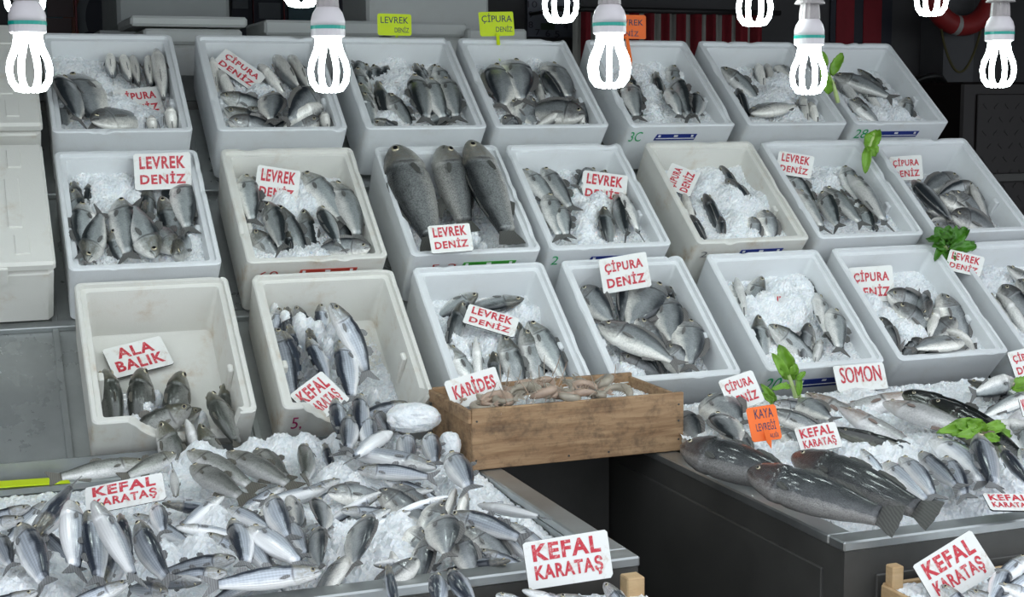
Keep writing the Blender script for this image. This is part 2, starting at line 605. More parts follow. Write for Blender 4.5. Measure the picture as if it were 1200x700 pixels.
def rr_loop(x0, y0, x1, y1, r, nf, ns, nc=5):
    """rounded rectangle loop starting at the front-left corner; nf points on front side, ns on the others"""
    P = []
    def side(a, b, n):
        for i in range(n):
            t = i / n
            P.append((a[0] + (b[0] - a[0]) * t, a[1] + (b[1] - a[1]) * t))
    def corner(c, a0):
        for i in range(nc):
            a = a0 + (math.pi / 2) * i / nc
            P.append((c[0] + r * math.cos(a), c[1] + r * math.sin(a)))
    side((x0 + r, y0), (x1 - r, y0), nf)
    corner((x1 - r, y0 + r), -math.pi / 2)
    side((x1, y0 + r), (x1, y1 - r), ns)
    corner((x1 - r, y1 - r), 0)
    side((x1 - r, y1), (x0 + r, y1), ns)
    corner((x0 + r, y1 - r), math.pi / 2)
    side((x0, y1 - r), (x0, y0 + r), ns)
    corner((x0 + r, y0 + r), math.pi)
    return np.array(P)


NF, NS = 44, 30


def make_box(k, worn, cut=None, chips=3):
    """open polystyrene tray; cut = function(u) -> depth removed from the front wall (m)"""
    loops = [  # inset, depth below rim, radius
        (0.011, -BD, 0.012), (0.006, -BD + 0.005, 0.014), (0.0005, -0.020, 0.015), (0.0, -0.003, 0.015), (0.003, 0.0, 0.013),
        (0.0105, 0.0, 0.010), (0.0125, -0.009, 0.009), (WT - 0.001, -0.0095, 0.007), (WT, -0.0115, 0.007), (WT + 0.008, -BD + 0.026, 0.014), (WT + 0.016, -BD + 0.020, 0.012)]
    rs = random.Random(k[0] * 31 + k[1])
    chip = []
    for _ in range(chips):
        chip.append((rs.random(), rs.uniform(0.006, 0.02), rs.uniform(0.002, 0.007)))
    V, n = [], None
    for li, (ins, dz, r) in enumerate(loops):
        P = rr_loop(ins, ins, BW - ins, BL - ins, r, NF, NS)
        n = len(P)
        for i, (x, y) in enumerate(P):
            z = dz
            if cut is not None and y < 0.06 and li not in (0, 10):
                dcut = cut(x)
                if y > WT + 0.012:
                    dcut *= max(0, 1 - (y - WT) / 0.03)
                top = -dcut + 0.0012 * math.sin(x * 230) + 0.0010 * math.sin(x * 610 + 1)
                if dcut > 0.004:
                    z = min(z, max(top + (0.0 if li >= 4 else -0.003), -BD + 0.025))
            elif 3 <= li <= 6:
                s = i / n
                for (cs, cw, chh) in chip:
                    q = abs(s - cs)
                    q = min(q, 1 - q)
                    if q < cw:
                        z -= chh * (1 - (q / cw) ** 2) * (1.0 if li < 6 else 0.3)
            V.append((x, y, z))
    Fc = [(a * n + j, a * n + (j + 1) % n, (a + 1) * n + (j + 1) % n, (a + 1) * n + j) for a in range(len(loops) - 1) for j in range(n)]
    Fc.append(tuple(range(n))[::-1])
    Fc.append(tuple((len(loops) - 1) * n + j for j in range(n)))
    root = mk('polystyrene_box', V, Fc, M['foam_worn'] if worn else M['foam'], None, smooth=[True] * (len(Fc) - 2) + [False, False])
    root.data.set_sharp_from_angle(angle=math.radians(40))
    root.matrix_world = box_matrix(k)
    for sx in (0, 1):                                              # moulded ribs on the inner side walls
        b = MB()
        x = WT + 0.0075 if sx == 0 else BW - WT - 0.0075
        b.box((x, BL * 0.36, -0.062), (0.012, 0.022, 0.085), bev=0.004)
        b.build('wall_rib', M['foam_worn'] if worn else M['foam'], root)
    return root


def box_matrix(k):
    o = box_origin(k)
    return Matrix(((EX[0], EV[0], EN[0], o[0]), (EX[1], EV[1], EN[1], o[1]), (EX[2], EV[2], EN[2], o[2]), (0, 0, 0, 1)))


def cut31(u):
    if u < 0.072:
        return 0.0
    if u < 0.15:
        return 0.062 * math.sin((u - 0.072) / 0.078 * math.pi / 2)
    if u < 0.285:
        return 0.075
    return 0.0 if u > 0.292 else 0.075 * (0.292 - u) / 0.007


def cut32(u):
    if u < 0.04:
        return 0.0
    if u < 0.17:
        return 0.075 * math.sin((u - 0.04) / 0.13 * math.pi / 2)
    if u < 0.30:
        return 0.08
    return 0.0 if u > 0.312 else 0.08 * (0.312 - u) / 0.012


BOXDESC = {
    (1, 1): 'white polystyrene box with belly-up bream under ice, first of the top row',
    (1, 2): 'white polystyrene box of bream with a slanted sign, second of the top row',
    (1, 3): 'white polystyrene box of sea bass in front of the yellow levrek note, top row',
    (1, 4): 'white polystyrene box of bream below the yellow çipura note, top row',
    (1, 5): 'white polystyrene box of sea bass below the orange note, top row',
    (1, 6): 'white polystyrene box of bream behind the fourth hanging bulb, top row',
    (1, 7): 'white polystyrene box at the right end of the top row',
    (2, 1): 'white polystyrene box of head-up sea bass beside the closed box, middle row',
    (2, 2): 'brown-stained polystyrene box of sea bass with red label, second in middle row',
    (2, 3): 'white polystyrene box holding three large sea bass, middle row',
    (2, 4): 'white polystyrene box of sea bass to the right of the three large fish, middle row',
    (2, 5): 'off-white polystyrene box of ice-covered bream, fifth in middle row',
    (2, 6): 'white polystyrene box of sea bass, sixth in middle row beside a hanging leaf',
    (2, 7): 'white polystyrene box of dark bream at the right end of middle row',
    (3, 1): 'broken-fronted polystyrene box with the ala balık sign and trout, bottom row',
    (3, 2): 'broken-fronted polystyrene box of grey mullet on ice, second of bottom row',
    (3, 3): 'white polystyrene box of sea bass behind the wooden shrimp crate, bottom row',
    (3, 4): 'white polystyrene box of bream above the right counter beside the shrimp crate',
    (3, 5): 'white polystyrene box of sea bass above the somon sign, bottom row',
    (3, 6): 'white polystyrene box of bream, sixth of the bottom row beside green leaves',
    (3, 7): 'white polystyrene box cut by the frame at right end of bottom row',
}
BOX = {}
for k in XS:
    BOX[k] = make_box(k, k in ((2, 2), (2, 5), (3, 1), (3, 2)), cut31 if k == (3, 1) else cut32 if k == (3, 2) else None, 5 if k in ((3, 3), (2, 4), (2, 7), (2, 2)) else 3)
    tag(BOX[k], BOXDESC[k], 'box', 'open fish boxes on the sloped rack')

# labels and hand-written marks on the box fronts: (box, u0, u1, depth0, depth1, material)
def front_pt(u, dep, out=0.0012):
    t = (dep - 0.004) / (BD - 0.004)
    return (u, 0.007 * t - out, -dep)


def front_label(k, u0, u1, d0, d1, mat):
    b = MB()
    pts = [front_pt(u0 + 0.006, d0), front_pt(u1, d0), front_pt(u1 - 0.004, d1), front_pt(u0, d1)]
    b.prism([np.array(p) for p in pts], (0, 0.0012, 0))
    lab = b.build('paper_label', mat, BOX[k])
    b = MB()
    um, dm = (u0 + u1) / 2, (d0 + d1) / 2
    for (uu, ww, dd, hh) in ((um, 0.012, d0 + 0.006, 0.006), (u0 + 0.014, 0.007, d0 + 0.006, 0.007), (u1 - 0.014, 0.007, d0 + 0.006, 0.007), (um, (u1 - u0) * 0.92, d0 + (d1 - d0) * 0.68, 0.0022)):
        p = front_pt(uu, dd, 0.0022)
        b.box(p, (ww, 0.0008, hh))
    b.build('label_print', M['white_print'], lab)


for k, u0, u1, m_ in (((1, 5), .085, .215, 'blue_label'), ((1, 7), .075, .235, 'blue_label'), ((2, 2), .12, .26, 'red_label'), ((2, 3), .13, .27, 'green_label'),
                      ((2, 4), .11, .25, 'blue_label'), ((2, 5), .13, .26, 'blue_label'), ((3, 5), .10, .25, 'blue_label')):
    front_label(k, u0, u1, 0.030 if k[0] < 3 else 0.045, 0.052 if k[0] < 3 else 0.075, M[m_])


# ------------------------------------------------------------------ lettering
_FC = {}


def text_points(body, bold):
    """flat text mesh, normalised to 0..1 in x and y"""
    key = (body, bold)
    if key in _FC:
        return _FC[key]
    cu = bpy.data.curves.new('tmp', 'FONT')
    cu.body = body
    cu.offset = bold
    cu.resolution_u = 3
    cu.space_character = 1.0 + bold * 4
    ob = bpy.data.objects.new('tmp', cu)
    COL.objects.link(ob)
    bpy.context.view_layer.update()
    me = bpy.data.meshes.new_from_object(ob.evaluated_get(bpy.context.evaluated_depsgraph_get()))
    V = np.array([v.co[:] for v in me.vertices])[:, :2]
    Fc = [tuple(p.vertices) for p in me.polygons]
    bpy.data.objects.remove(ob)
    bpy.data.curves.remove(cu)
    bpy.data.meshes.remove(me)
    lo, hi = V.min(0), V.max(0)
    _FC[key] = ((V - lo) / (hi - lo), Fc)
    return _FC[key]


def text_into(b, body, rect, bold=0.02, z=0.0, slant=0.0):
    """adds a line of text to MB b in the local xy plane, filling rect (x0,y0,x1,y1)"""
    V, Fc = text_points(body, bold)
    x0, y0, x1, y1 = rect
    P = [(x0 + v[0] * (x1 - x0) + slant * v[1], y0 + v[1] * (y1 - y0), z) for v in V]
    b.add(P, Fc)


def hand_mark(k, txt, u0, u1, d0, d1, mat, bold=0.0):
    V, Fc = text_points(txt, bold)
    P = [front_pt(u0 + v[0] * (u1 - u0), d1 + (d0 - d1) * v[1], 0.0016) for v in V]
    mk('handwritten_mark', P, Fc, mat, BOX[k])


hand_mark((1, 7), '28', .012, .055, .02, .055, M['green_ink'])
hand_mark((1, 5), '3C', .008, .045, .02, .055, M['green_ink'])
hand_mark((2, 4), '2', .010, .028, .022, .052, M['green_ink'])
hand_mark((3, 5), '20', .012, .055, .028, .078, M['green_ink'])
hand_mark((2, 2), '60', .03, .075, .03, .055, M['red_ink'])
hand_mark((2, 3), '5 2', .055, .12, .032, .05, M['red_ink'])
hand_mark((2, 5), '2', .02, .04, .03, .05, M['grey_ink'])
hand_mark((3, 2), '5,', .022, .045, .03, .075, M['magenta_ink'])


def sign_frame(quad, p, nvec):
    c = [on_plane(x, y, p, nvec) for x, y in quad]
    cen = sum(c) / 4
    ex = nrm((c[1] - c[0]) + (c[2] - c[3]))
    ez = nrm(nvec)
    if np.dot(ez, CAM - cen) < 0:
        ez = -ez
    ex = nrm(ex - ez * np.dot(ex, ez))
    ey = np.cross(ez, ex)
    wd = (np.linalg.norm(c[1] - c[0]) + np.linalg.norm(c[2] - c[3])) / 2
    ht = (np.linalg.norm(c[0] - c[3]) + np.linalg.norm(c[1] - c[2])) / 2
    return cen, ex, ey, ez, wd, ht


def make_sign(quad, p, nvec, lines, label, style='plate', stick=None, rects=None):
    cen, ex, ey, ez, wd, ht = sign_frame(quad, p, nvec)
    th = 0.003 if style == 'plate' else 0.0015
    b = MB()
    r = random.Random(int(quad[0][0] * 7 + quad[0][1]))
    hw, hh, cc = wd / 2, ht / 2, 0.004
    out = [(-hw + cc, -hh), (hw - cc, -hh), (hw, -hh + cc), (hw, hh - cc), (hw - cc, hh), (-hw + cc, hh), (-hw, hh - cc), (-hw, -hh + cc)]
    out = [(x + r.uniform(-1, 1) * 0.0012, y + r.uniform(-1, 1) * 0.0012) for x, y in out]
    n = len(out)
    V = [(x, y, th / 2) for x, y in out] + [(x, y, -th / 2) for x, y in out]
    b.add(V, [tuple(range(n))], 0)
    b.f += [tuple(range(2 * n - 1, n - 1, -1))] + [(i, n + i, n + (i + 1) % n, (i + 1) % n) for i in range(n)]
    b.m += [1] * (n + 1)
    face, edge, ink = {'plate': (M['plate'], M['plate_edge'], M['stencil']), 'yellow': (M['yellow_card'], M['yellow_card'], M['ink']),
                       'orange': (M['orange_card'], M['orange_card'], M['ink'])}[style]
    root = b.build('price_sign' if style == 'plate' else 'paper_note', [face, edge])
    root.matrix_world = Matrix(((ex[0], ey[0], ez[0], cen[0]), (ex[1], ey[1], ez[1], cen[1]), (ex[2], ey[2], ez[2], cen[2]), (0, 0, 0, 1)))
    nl = len(lines)
    for i, tx in enumerate(lines):
        t = MB()
        if rects:
            x0, y0, x1, y1 = rects[i]
            rect = (hw * x0, hh * y0, hw * x1, hh * y1)
        else:
            slot = 2 * hh * 0.84 / nl
            y1 = hh * 0.84 - i * slot
            fr = {1: 0.72, 2: 0.84, 3: 0.78}[nl]
            ww = 0.80 if len(tx) > 4 else 0.62
            cedilla = 0.10 if any(c in tx for c in 'ÇŞ') and style == 'plate' else 0
            rect = (-hw * ww, y1 - slot * (fr + cedilla), hw * ww, y1)
        text_into(t, tx, rect, (0.0 if 'M' in tx else 0.036) if style == 'plate' else 0.004, th / 2 + 0.0006)
        if 'M' in tx and style == 'plate':                         # the broad M is thickened by a second, shifted stroke
            dx = (rect[2] - rect[0]) * 0.014
            text_into(t, tx, (rect[0] + dx, rect[1], rect[2] + dx, rect[3]), 0.0, th / 2 + 0.0009)
        t.build('lettering', ink, root)
    tag(root, label, 'sign', 'painted price signs' if style == 'plate' else 'handwritten notes')
    if stick is not None:
        inv = root.matrix_world.inverted()
        a, bb = [np.array(inv @ Vector(tuple(q))) for q in stick]
        t = MB()
        s_ = nrm(bb - a)
        sd = nrm(np.cross(s_, [0, 0, 1]))
        t.prism([a - sd * 0.005, a + sd * 0.005, bb - s_ * 0.015 + sd * 0.005, bb, bb - s_ * 0.015 - sd * 0.005], (0, 0, 0.002))
        t.build('pointed_stick', face, root)
    return root


# ------------------------------------------------------------------ fish
SPEC = {  # profile of half depth along the body, thickness ratio, nominal and largest length
    'bass': dict(prof=[(0, .012), (.03, .040), (.08, .066), (.15, .092), (.24, .113), (.40, .122), (.55, .108), (.70, .076), (.80, .050), (.86, .043)], w=.62, ln=.235, lx=.275, name='sea_bass', say='sea bass'),
    'bream': dict(prof=[(0, .020), (.03, .072), (.08, .120), (.16, .160), (.28, .188), (.42, .190), (.58, .160), (.70, .112), (.80, .062), (.86, .047)], w=.46, ln=.205, lx=.25, name='sea_bream', say='sea bream'),
    'mullet': dict(prof=[(0, .018), (.03, .046), (.10, .074), (.20, .096), (.35, .112), (.50, .112), (.65, .092), (.78, .060), (.86, .047)], w=.76, ln=.175, lx=.205, name='grey_mullet', say='grey mullet'),
    'trout': dict(prof=[(0, .016), (.04, .050), (.10, .080), (.20, .108), (.35, .130), (.50, .128), (.65, .100), (.78, .064), (.86, .053)], w=.64, ln=.20, lx=.235, name='trout', say='trout'),
    'big': dict(prof=[(0, .028), (.03, .055), (.10, .092), (.20, .116), (.35, .128), (.50, .124), (.65, .104), (.78, .075), (.88, .060)], w=.78, ln=.46, lx=.52, name='large_sea_bass', say='large sea bass'),
    'salmon': dict(prof=[(0, .016), (.04, .045), (.10, .068), (.20, .090), (.35, .108), (.50, .106), (.65, .086), (.78, .056), (.86, .046)], w=.66, ln=.34, lx=.50, name='salmon', say='salmon'),
    'black': dict(prof=[(0, .018), (.04, .050), (.10, .072), (.20, .092), (.35, .106), (.50, .104), (.65, .086), (.78, .058), (.86, .048)], w=.80, ln=.38, lx=.46, name='dark_trout', say='glossy dark trout'),
}
SPEC['dark'] = dict(SPEC['big'])
STN = [0, .012, .03, .055, .085, .12, .16, .20, .235, .258, .27, .30, .35, .43, .51, .59, .67, .74, .80, .86]
NA = 14
FISH = []       # records for labelling


def build_fish(sp, H, T, up, target, deg, girth, bend=0.0, arch=0.0, root_parent=None):
    S = SPEC[sp]
    H, T, up = np.asarray(H), np.asarray(T), nrm(up)
    L = np.linalg.norm(T - H)
    ax = nrm(T - H)
    n0 = nrm(up - ax * np.dot(up, ax))
    s0 = np.cross(n0, ax)
    scr = A(np.dot(s0, RV), -np.dot(s0, UV))                       # how the side vector shows to the viewer
    if np.dot(scr, target) < 0:
        s0 = -s0
    mid = (H + T) / 2 + s0 * bend * L * 0.5 + n0 * arch * L * 0.5
    def P(t):
        return (1 - t) ** 2 * H + 2 * t * (1 - t) * mid + t * t * T
    def frame(t):
        tg = nrm(2 * (1 - t) * (mid - H) + 2 * t * (T - mid))
        n = nrm(n0 - tg * np.dot(n0, tg))
        s = nrm(s0 - tg * np.dot(s0, tg) - n * np.dot(s0, n))
        D = s * math.cos(deg) + n * math.sin(deg)
        return tg, D, np.cross(tg, D), n
    pt, pv = zip(*S['prof'])
    tail_t = pt[-1]
    stn = [t for t in STN if t <= tail_t] + ([tail_t] if tail_t > .86 else [])
    G = girth
    V, UVs = [], []
    ang = np.linspace(0, 2 * math.pi, NA, endpoint=False)
    for t in stn:
        d = np.interp(t, pt, pv) * G
        wd = d * S['w'] * (1.0 if t > .25 else 0.86 + .14 * t / .25)
        k = 1.0 + (0.035 if .18 <= t < .26 else (-0.035 if .26 <= t < .31 else 0))
        tg, D, Wd, n = frame(t)
        p = P(t)
        for a in ang:
            ca, sa = math.cos(a), math.sin(a)
            V.append(p + D * (d * ca * (1.04 if ca < 0 else 0.97)) * k + Wd * (wd * math.copysign(abs(sa) ** 0.9, sa) * k))
            UVs.append((t, abs(((a + math.pi) % (2 * math.pi)) - math.pi) / math.pi))
    m = len(stn)
    Fc = [(i * NA + j, (i + 1) * NA + j, (i + 1) * NA + (j + 1) % NA, i * NA + (j + 1) % NA) for i in range(m - 1) for j in range(NA)]
    Fc += [tuple(range(NA)), tuple((m - 1) * NA + j for j in range(NA))[::-1]]
    root = mk(S['name'], V, Fc, FM[sp], None, smooth=True, uv=UVs)
    rebase(root, P(0.4))
    loc = np.array(root.location)
    fin = FIN[sp]
    # tail fin
    tg, D, Wd, n = frame(tail_t)
    p = P(tail_t)
    tl = max(1 - tail_t, 0.10) * max(L, 0.75 * G)
    hb = np.interp(tail_t, pt, pv) * G
    if sp in ('big', 'dark'):
        o = [(-.25, .8), (.2, 1.05), (.7, 1.5), (.98, 1.65), (1.0, 1.0), (1.06, .4), (1.03, 0), (1.06, -.4), (1.0, -1.0), (.98, -1.65), (.7, -1.5), (.2, -1.05), (-.25, -.8)]
    elif sp in ('trout', 'salmon', 'black'):
        o = [(-.25, .8), (.2, 1.1), (.9, 2.0), (1.0, 1.9), (.85, 0.5), (.8, 0), (.85, -.5), (1.0, -1.9), (.9, -2.0), (.2, -1.1), (-.25, -.8)]
    else:
        o = [(-.25, .8), (.15, 1.05), (.6, 1.75), (1.0, 2.35), (1.05, 2.25), (.72, .75), (.5, 0), (.72, -.75), (1.05, -2.25), (1.0, -2.35), (.6, -1.75), (.15, -1.05), (-.25, -.8)]
    b = MB()
    b.prism([p + tg * a * tl + D * c * hb - loc for a, c in o], Wd * 0.0016)
    b.build('tail_fin', fin, root)
    # dorsal fins, folded back
    spans = {'bass': [(.34, .50, .050), (.55, .70, .042)], 'mullet': [(.40, .48, .048), (.60, .70, .045)], 'bream': [(.26, .72, .055)],
             'trout': [(.42, .54, .045)], 'salmon': [(.42, .52, .04)], 'black': [(.42, .52, .03)], 'big': [(.34, .50, .012), (.55, .74, .012)], 'dark': [(.34, .50, .02), (.55, .76, .02)]}[sp]
    for (a, c, h) in spans:
        base, top = [], []
        for i in range(7):
            t = a + (c - a) * i / 6
            tg, D, Wd, n = frame(t)
            d = np.interp(t, pt, pv) * G * 0.97
            base.append(P(t) + D * d * 0.93 - loc)
            hh = h * G * (0.25 + 0.75 * math.sin(math.pi * min(1, 0.18 + 0.75 * i / 6))) * (1.0 if i % 2 else 0.85)
            top.append(P(t) + D * (d + hh) + tg * hh * 0.8 - loc)
        b = MB()
        b.prism(base + top[::-1], Wd * 0.0014)
        b.build('dorsal_fin', fin, root)
    # anal fin for fish whose underside shows
    if sp in ('bass', 'bream', 'trout', 'salmon', 'big') and deg < 0.9:
        base, top = [], []
        for i in range(5):
            t = .58 + .12 * i / 4
            tg, D, Wd, n = frame(t)
            d = np.interp(t, pt, pv) * G * 1.03
            base.append(P(t) - D * d * 0.92 - loc)
            top.append(P(t) - D * (d + .04 * G * (1 - .18 * i)) + tg * .03 * G - loc)
        b = MB()
        b.prism(base + top[::-1], Wd * 0.0014)
        b.build('anal_fin', fin, root)
    # eyes and pectoral fins on the sides that face up
    tg, D, Wd, n = frame(.085)
    view = nrm(CAM - P(.085))
    for sd in (1, -1):
        tg, D, Wd, n = frame(.085)
        if np.dot(Wd * sd, view) < -0.35:
            continue
        te = {'bream': .090, 'big': .095, 'dark': .095}.get(sp, .078)
        de = np.interp(te, pt, pv) * G
        re = {'bream': .027, 'big': .024, 'dark': .015, 'salmon': .015, 'black': .013}.get(sp, .0245) * G
        c = P(te) + D * de * (0.33 if sp != 'bream' else 0.30) + Wd * sd * de * S['w'] * 0.86
        ax_ = nrm(Wd * sd + D * 0.22)
        e1 = nrm(tg - ax_ * np.dot(tg, ax_))
        e2 = np.cross(ax_, e1)
        Ve, Fe, me_ = [], [], []
        rings = [(1.0, 0.0), (0.95, .28), (.62, .46), (.52, .50), (.25, .56)]
        ne = 10
        for (rr, hh) in rings:
            for a in np.linspace(0, 2 * math.pi, ne, endpoint=False):
                Ve.append(c + (e1 * math.cos(a) + e2 * math.sin(a)) * rr * re + ax_ * hh * re - loc)
        for i in range(4):
            for j in range(ne):
                Fe.append((i * ne + j, i * ne + (j + 1) % ne, (i + 1) * ne + (j + 1) % ne, (i + 1) * ne + j))
                me_.append(0 if i < 2 else 1)
        Fe.append(tuple(4 * ne + j for j in range(ne)))
        me_.append(1)
        mk('eye', Ve, Fe, [M['iris'], M['pupil']], root, me_, smooth=True)
        tf = .285
        tg, D, Wd, n = frame(tf)
        d = np.interp(tf, pt, pv) * G
        q = P(tf) - D * d * 0.22 + Wd * sd * d * S['w'] * 0.93
        ln = (.15 if sp == 'bream' else .10) * G
        o = [(0, .008), (.25, .018), (.65, .018), (1, .003), (.95, -.007), (.6, -.016), (.2, -.013), (0, -.008)]
        dirn = nrm(tg - D * 0.18 + Wd * sd * 0.10)
        wid = nrm(D + tg * 0.18)
        b = MB()
        b.prism([q + dirn * a * ln + wid * cc * G - loc + Wd * sd * 0.002 for a, cc in o], Wd * 0.0014)
        b.build('pectoral_fin', fin, root)
    return root


CODE = {'L': A(-1, 0), 'R': A(1, 0), 'T': A(0, -1), 'B': A(0, 1), 'U': A(1, 0), 'D': A(1, 0)}


class Bed:
    """the surface a batch of fish lies on"""
    def __init__(self, p, n, clamp=None, lift=0.010, name='', zones=None, zs=1.0, g=1.0):
        self.zs, self.g, self.ext = zs, g, None
        self.p, self.n, self.clamp, self.lift, self.name, self.zones = p, nrm(n), clamp, lift, name, zones


def place_fish(bed, spec):
    sp, hx, hy, tx, ty, code = spec[:6]
    opt = spec[6] if len(spec) > 6 else {}
    S = SPEC[sp]
    lift = bed.lift + opt.get('z', 0.0) * bed.zs
    pl = bed.p + bed.n * lift
    H, T = on_plane(hx, hy, bed.p + bed.n * opt['hz'] if 'hz' in opt else pl, bed.n), on_plane(tx, ty, pl, bed.n)
    L = np.linalg.norm(H - T)
    lx = opt.get('lx', S['lx'])
    if L > lx:                                                     # propped up on its neighbours: its upper end stands higher
        upH = hy < ty
        anc, d = (T, ray(hx, hy)) if upH else (H, ray(tx, ty))
        a_, b_, c_ = d @ d, d @ (CAM - anc), (CAM - anc) @ (CAM - anc) - lx * lx
        disc = b_ * b_ - a_ * c_
        s = (-b_ + math.sqrt(max(disc, 0))) / a_
        X = CAM + d * s
        if upH:
            H = X
        else:
            T = X
    else:
        lim = opt.get('ln', 0.80 * S['ln'])
        if L < lim:                                                # tail goes on, sinking into the ice
            dr = nrm(T - H)
            T = H + (dr * 0.95 - bed.n * 0.28) * lim
    if bed.ext is not None and not opt.get('free'):                # an end hidden behind the front wall runs on to it
        dr = nrm(T - H)
        if bed.ext(T) < 0.095 and ty > hy:
            T = T + dr * 0.035
        elif bed.ext(H) < 0.095 and hy > ty:
            H = H - dr * 0.035
    if bed.clamp is not None and not opt.get('free'):
        H, T = bed.clamp(H), bed.clamp(T)
    L = np.linalg.norm(T - H)
    G = max(min(L, lx), 0.80 * S['ln']) * opt.get('g', 1.0) * bed.g
    deg = {'U': 85, 'D': -82}.get(code[0], 8)
    if len(code) > 1:
        deg = float(code[1:])
    o = build_fish(sp, H, T, bed.n, CODE[code[0]], math.radians(deg), G, opt.get('b', random.uniform(-.07, .07)), opt.get('a', random.uniform(0, .06)))
    look = 'belly-up' if deg < -20 else 'back-up' if deg > 55 else 'side-lying'
    turn = 'head-up' if hy < ty - 12 else 'tail-up' if hy > ty + 12 else ('left-facing' if hx < tx else 'right-facing')
    FISH.append(dict(o=o, bed=bed, x=(hx + tx) / 2, y=(hy + ty) / 2, say=S['say'], look=look, turn=turn))
    return o


BEDP = {(3, 1): (.118, .134), (3, 2): (.085, .105), (2, 3): (.045, .075), (3, 4): (.055, .090), (2, 7): (.045, .095), (3, 3): (.06, .085), (1, 7): (.035, .085)}


def box_bed(k):
    df, db = BEDP.get(k, (.034, .074))
    p = W3(k, 0, WT, -df)
    v = nrm(EV * (BL - 2 * WT) + EN * (df - db))
    n = np.cross(EX, v)
    def clamp(X):
        r = X - box_origin(k)
        u, vv, wv = r @ EX, r @ EV, r @ EN
        mu, mv = 0.038, 0.030
        u2, v2 = min(max(u, mu), BW - mu), max(vv, mv)
        v2 = min(v2, BL - 0.040) if wv < -0.02 else v2
        w2 = max(wv, -BD + 0.040)
        return W3(k, u2, v2, w2)
    bd = Bed(p, n, clamp, 0.016, box_name(k), 2, 1.0, 1.12)
    bd.ext = lambda X: (X - box_origin(k)) @ EV
    return bd


# species, head px, tail px, which way the back faces, options
F = {}
F[1, 1] = [('bream', 126, 50, 132, 92, 'D', {'z': .008, 'g': 0.93}), ('bream', 139, 51, 154, 98, 'D', {'z': .008, 'g': 0.93}), ('bream', 152, 56, 164, 103, 'D', {'z': .008, 'g': 0.87}), ('bream', 171, 53, 178, 104, 'D', {'z': .008, 'g': 0.93}),
           ('bream', 182, 59, 193, 124, 'D', {'z': .008, 'g': 0.87}), ('bream', 86, 87, 114, 146, 'L'), ('bream', 74, 92, 92, 152, 'L40', {'z': .012}), ('bream', 66, 116, 74, 150, 'L', {'g': .7}),
           ('bream', 121, 142, 170, 128, 'T', {'z': .008}), ('bream', 176, 136, 180, 150, 'D', {'z': .008, 'g': 0.90}), ('bream', 199, 127, 206, 150, 'D', {'z': .008, 'g': 1.05})]
F[1, 2] = [('bream', 248, 67, 256, 98, 'D', {'z': .008, 'g': 0.90}), ('bream', 256, 84, 276, 108, 'D', {'z': .008, 'g': 0.93}), ('bream', 302, 77, 345, 108, 'D', {'z': .008, 'g': 0.90}), ('bream', 320, 70, 355, 108, 'D', {'z': .008, 'g': 0.93}),
           ('bream', 337, 66, 366, 110, 'D', {'z': .008, 'g': 0.90}), ('bass', 256, 111, 312, 116, 'T50'), ('bass', 258, 127, 304, 138, 'T60'), ('bass', 290, 126, 310, 136, 'T50', {'g': .8}),
           ('bream', 262, 141, 294, 143, 'T50', {'g': .8}), ('bream', 318, 109, 322, 152, 'R20', {'z': .01}), ('bream', 373, 108, 340, 140, 'L50', {'z': .01}), ('bream', 380, 126, 345, 144, 'D', {'z': .008, 'g': 1.05}),
           ('bream', 376, 140, 348, 146, 'T40', {'g': .8}), ('bream', 378, 132, 386, 150, 'D', {'z': .008, 'g': 0.90})]
F[1, 3] = [('bass', 415, 48, 410, 88, 'L40'), ('bass', 428, 50, 438, 80, 'R40'), ('bass', 423, 60, 420, 92, 'R'), ('bass', 447, 52, 440, 80, 'R50'), ('bass', 419, 78, 438, 118, 'L10', {'z': .006}),
           ('bass', 422, 96, 436, 132, 'L10', {'z': .008}), ('bass', 427, 108, 441, 146, 'L20', {'z': .01}), ('bass', 442, 95, 460, 138, 'L50'), ('bass', 455, 109, 494, 150, 'R20', {'z': .008}),
           ('bass', 484, 53, 500, 88, 'L50'), ('bass', 499, 56, 516, 90, 'R20'), ('bass', 486, 74, 500, 100, 'L50'), ('bass', 486, 88, 498, 138, 'L', {'z': .006}), ('bass', 502, 92, 522, 142, 'R10', {'z': .006}),
           ('bass', 511, 78, 532, 120, 'R10'), ('bass', 518, 91, 536, 142, 'R10', {'z': .008}), ('bass', 541, 127, 512, 144, 'B10', {'z': .012}), ('bass', 432, 140, 448, 150, 'U', {'g': .8})]
F[1, 4] = [('bream', 583, 77, 587, 130, 'L10', {'b': -.15, 'z': .006}), ('bream', 600, 71, 614, 124, 'R', {'z': .01}), ('bream', 596, 66, 606, 80, 'D', {'g': 0.78}), ('bream', 594, 118, 612, 130, 'T'), ('bream', 590, 136, 600, 146, 'U', {'g': .8}),
           ('bream', 643, 74, 672, 120, 'R-5', {'z': .008}), ('bream', 655, 63, 672, 92, 'D', {'g': 0.91}), ('bream', 634, 86, 668, 126, 'L60'), ('bream', 626, 94, 638, 116, 'D', {'g': 0.78}), ('bream', 671, 134, 621, 117, 'T30', {'z': .014}),
           ('bream', 623, 113, 613, 146, 'R-20', {'z': .006}), ('bream', 676, 116, 686, 140, 'R20'), ('bream', 678, 130, 688, 146, 'D', {'g': 0.78}), ('bream', 664, 134, 650, 146, 'D', {'g': 0.78})]
F[1, 5] = [('bass', 735, 86, 748, 118, 'R50'), ('bass', 768, 84, 780, 108, 'L60'), ('bass', 736, 97, 745, 145, 'R', {'z': .006}), ('bass', 747, 103, 752, 142, 'R60'), ('bass', 788, 66, 796, 98, 'R'),
           ('bass', 789, 92, 808, 138, 'R60', {'z': .006}), ('bass', 783, 104, 804, 148, 'R-10', {'z': .01}), ('bass', 817, 110, 824, 150, 'L30', {'z': .01}), ('bass', 728, 100, 734, 118, 'L')]
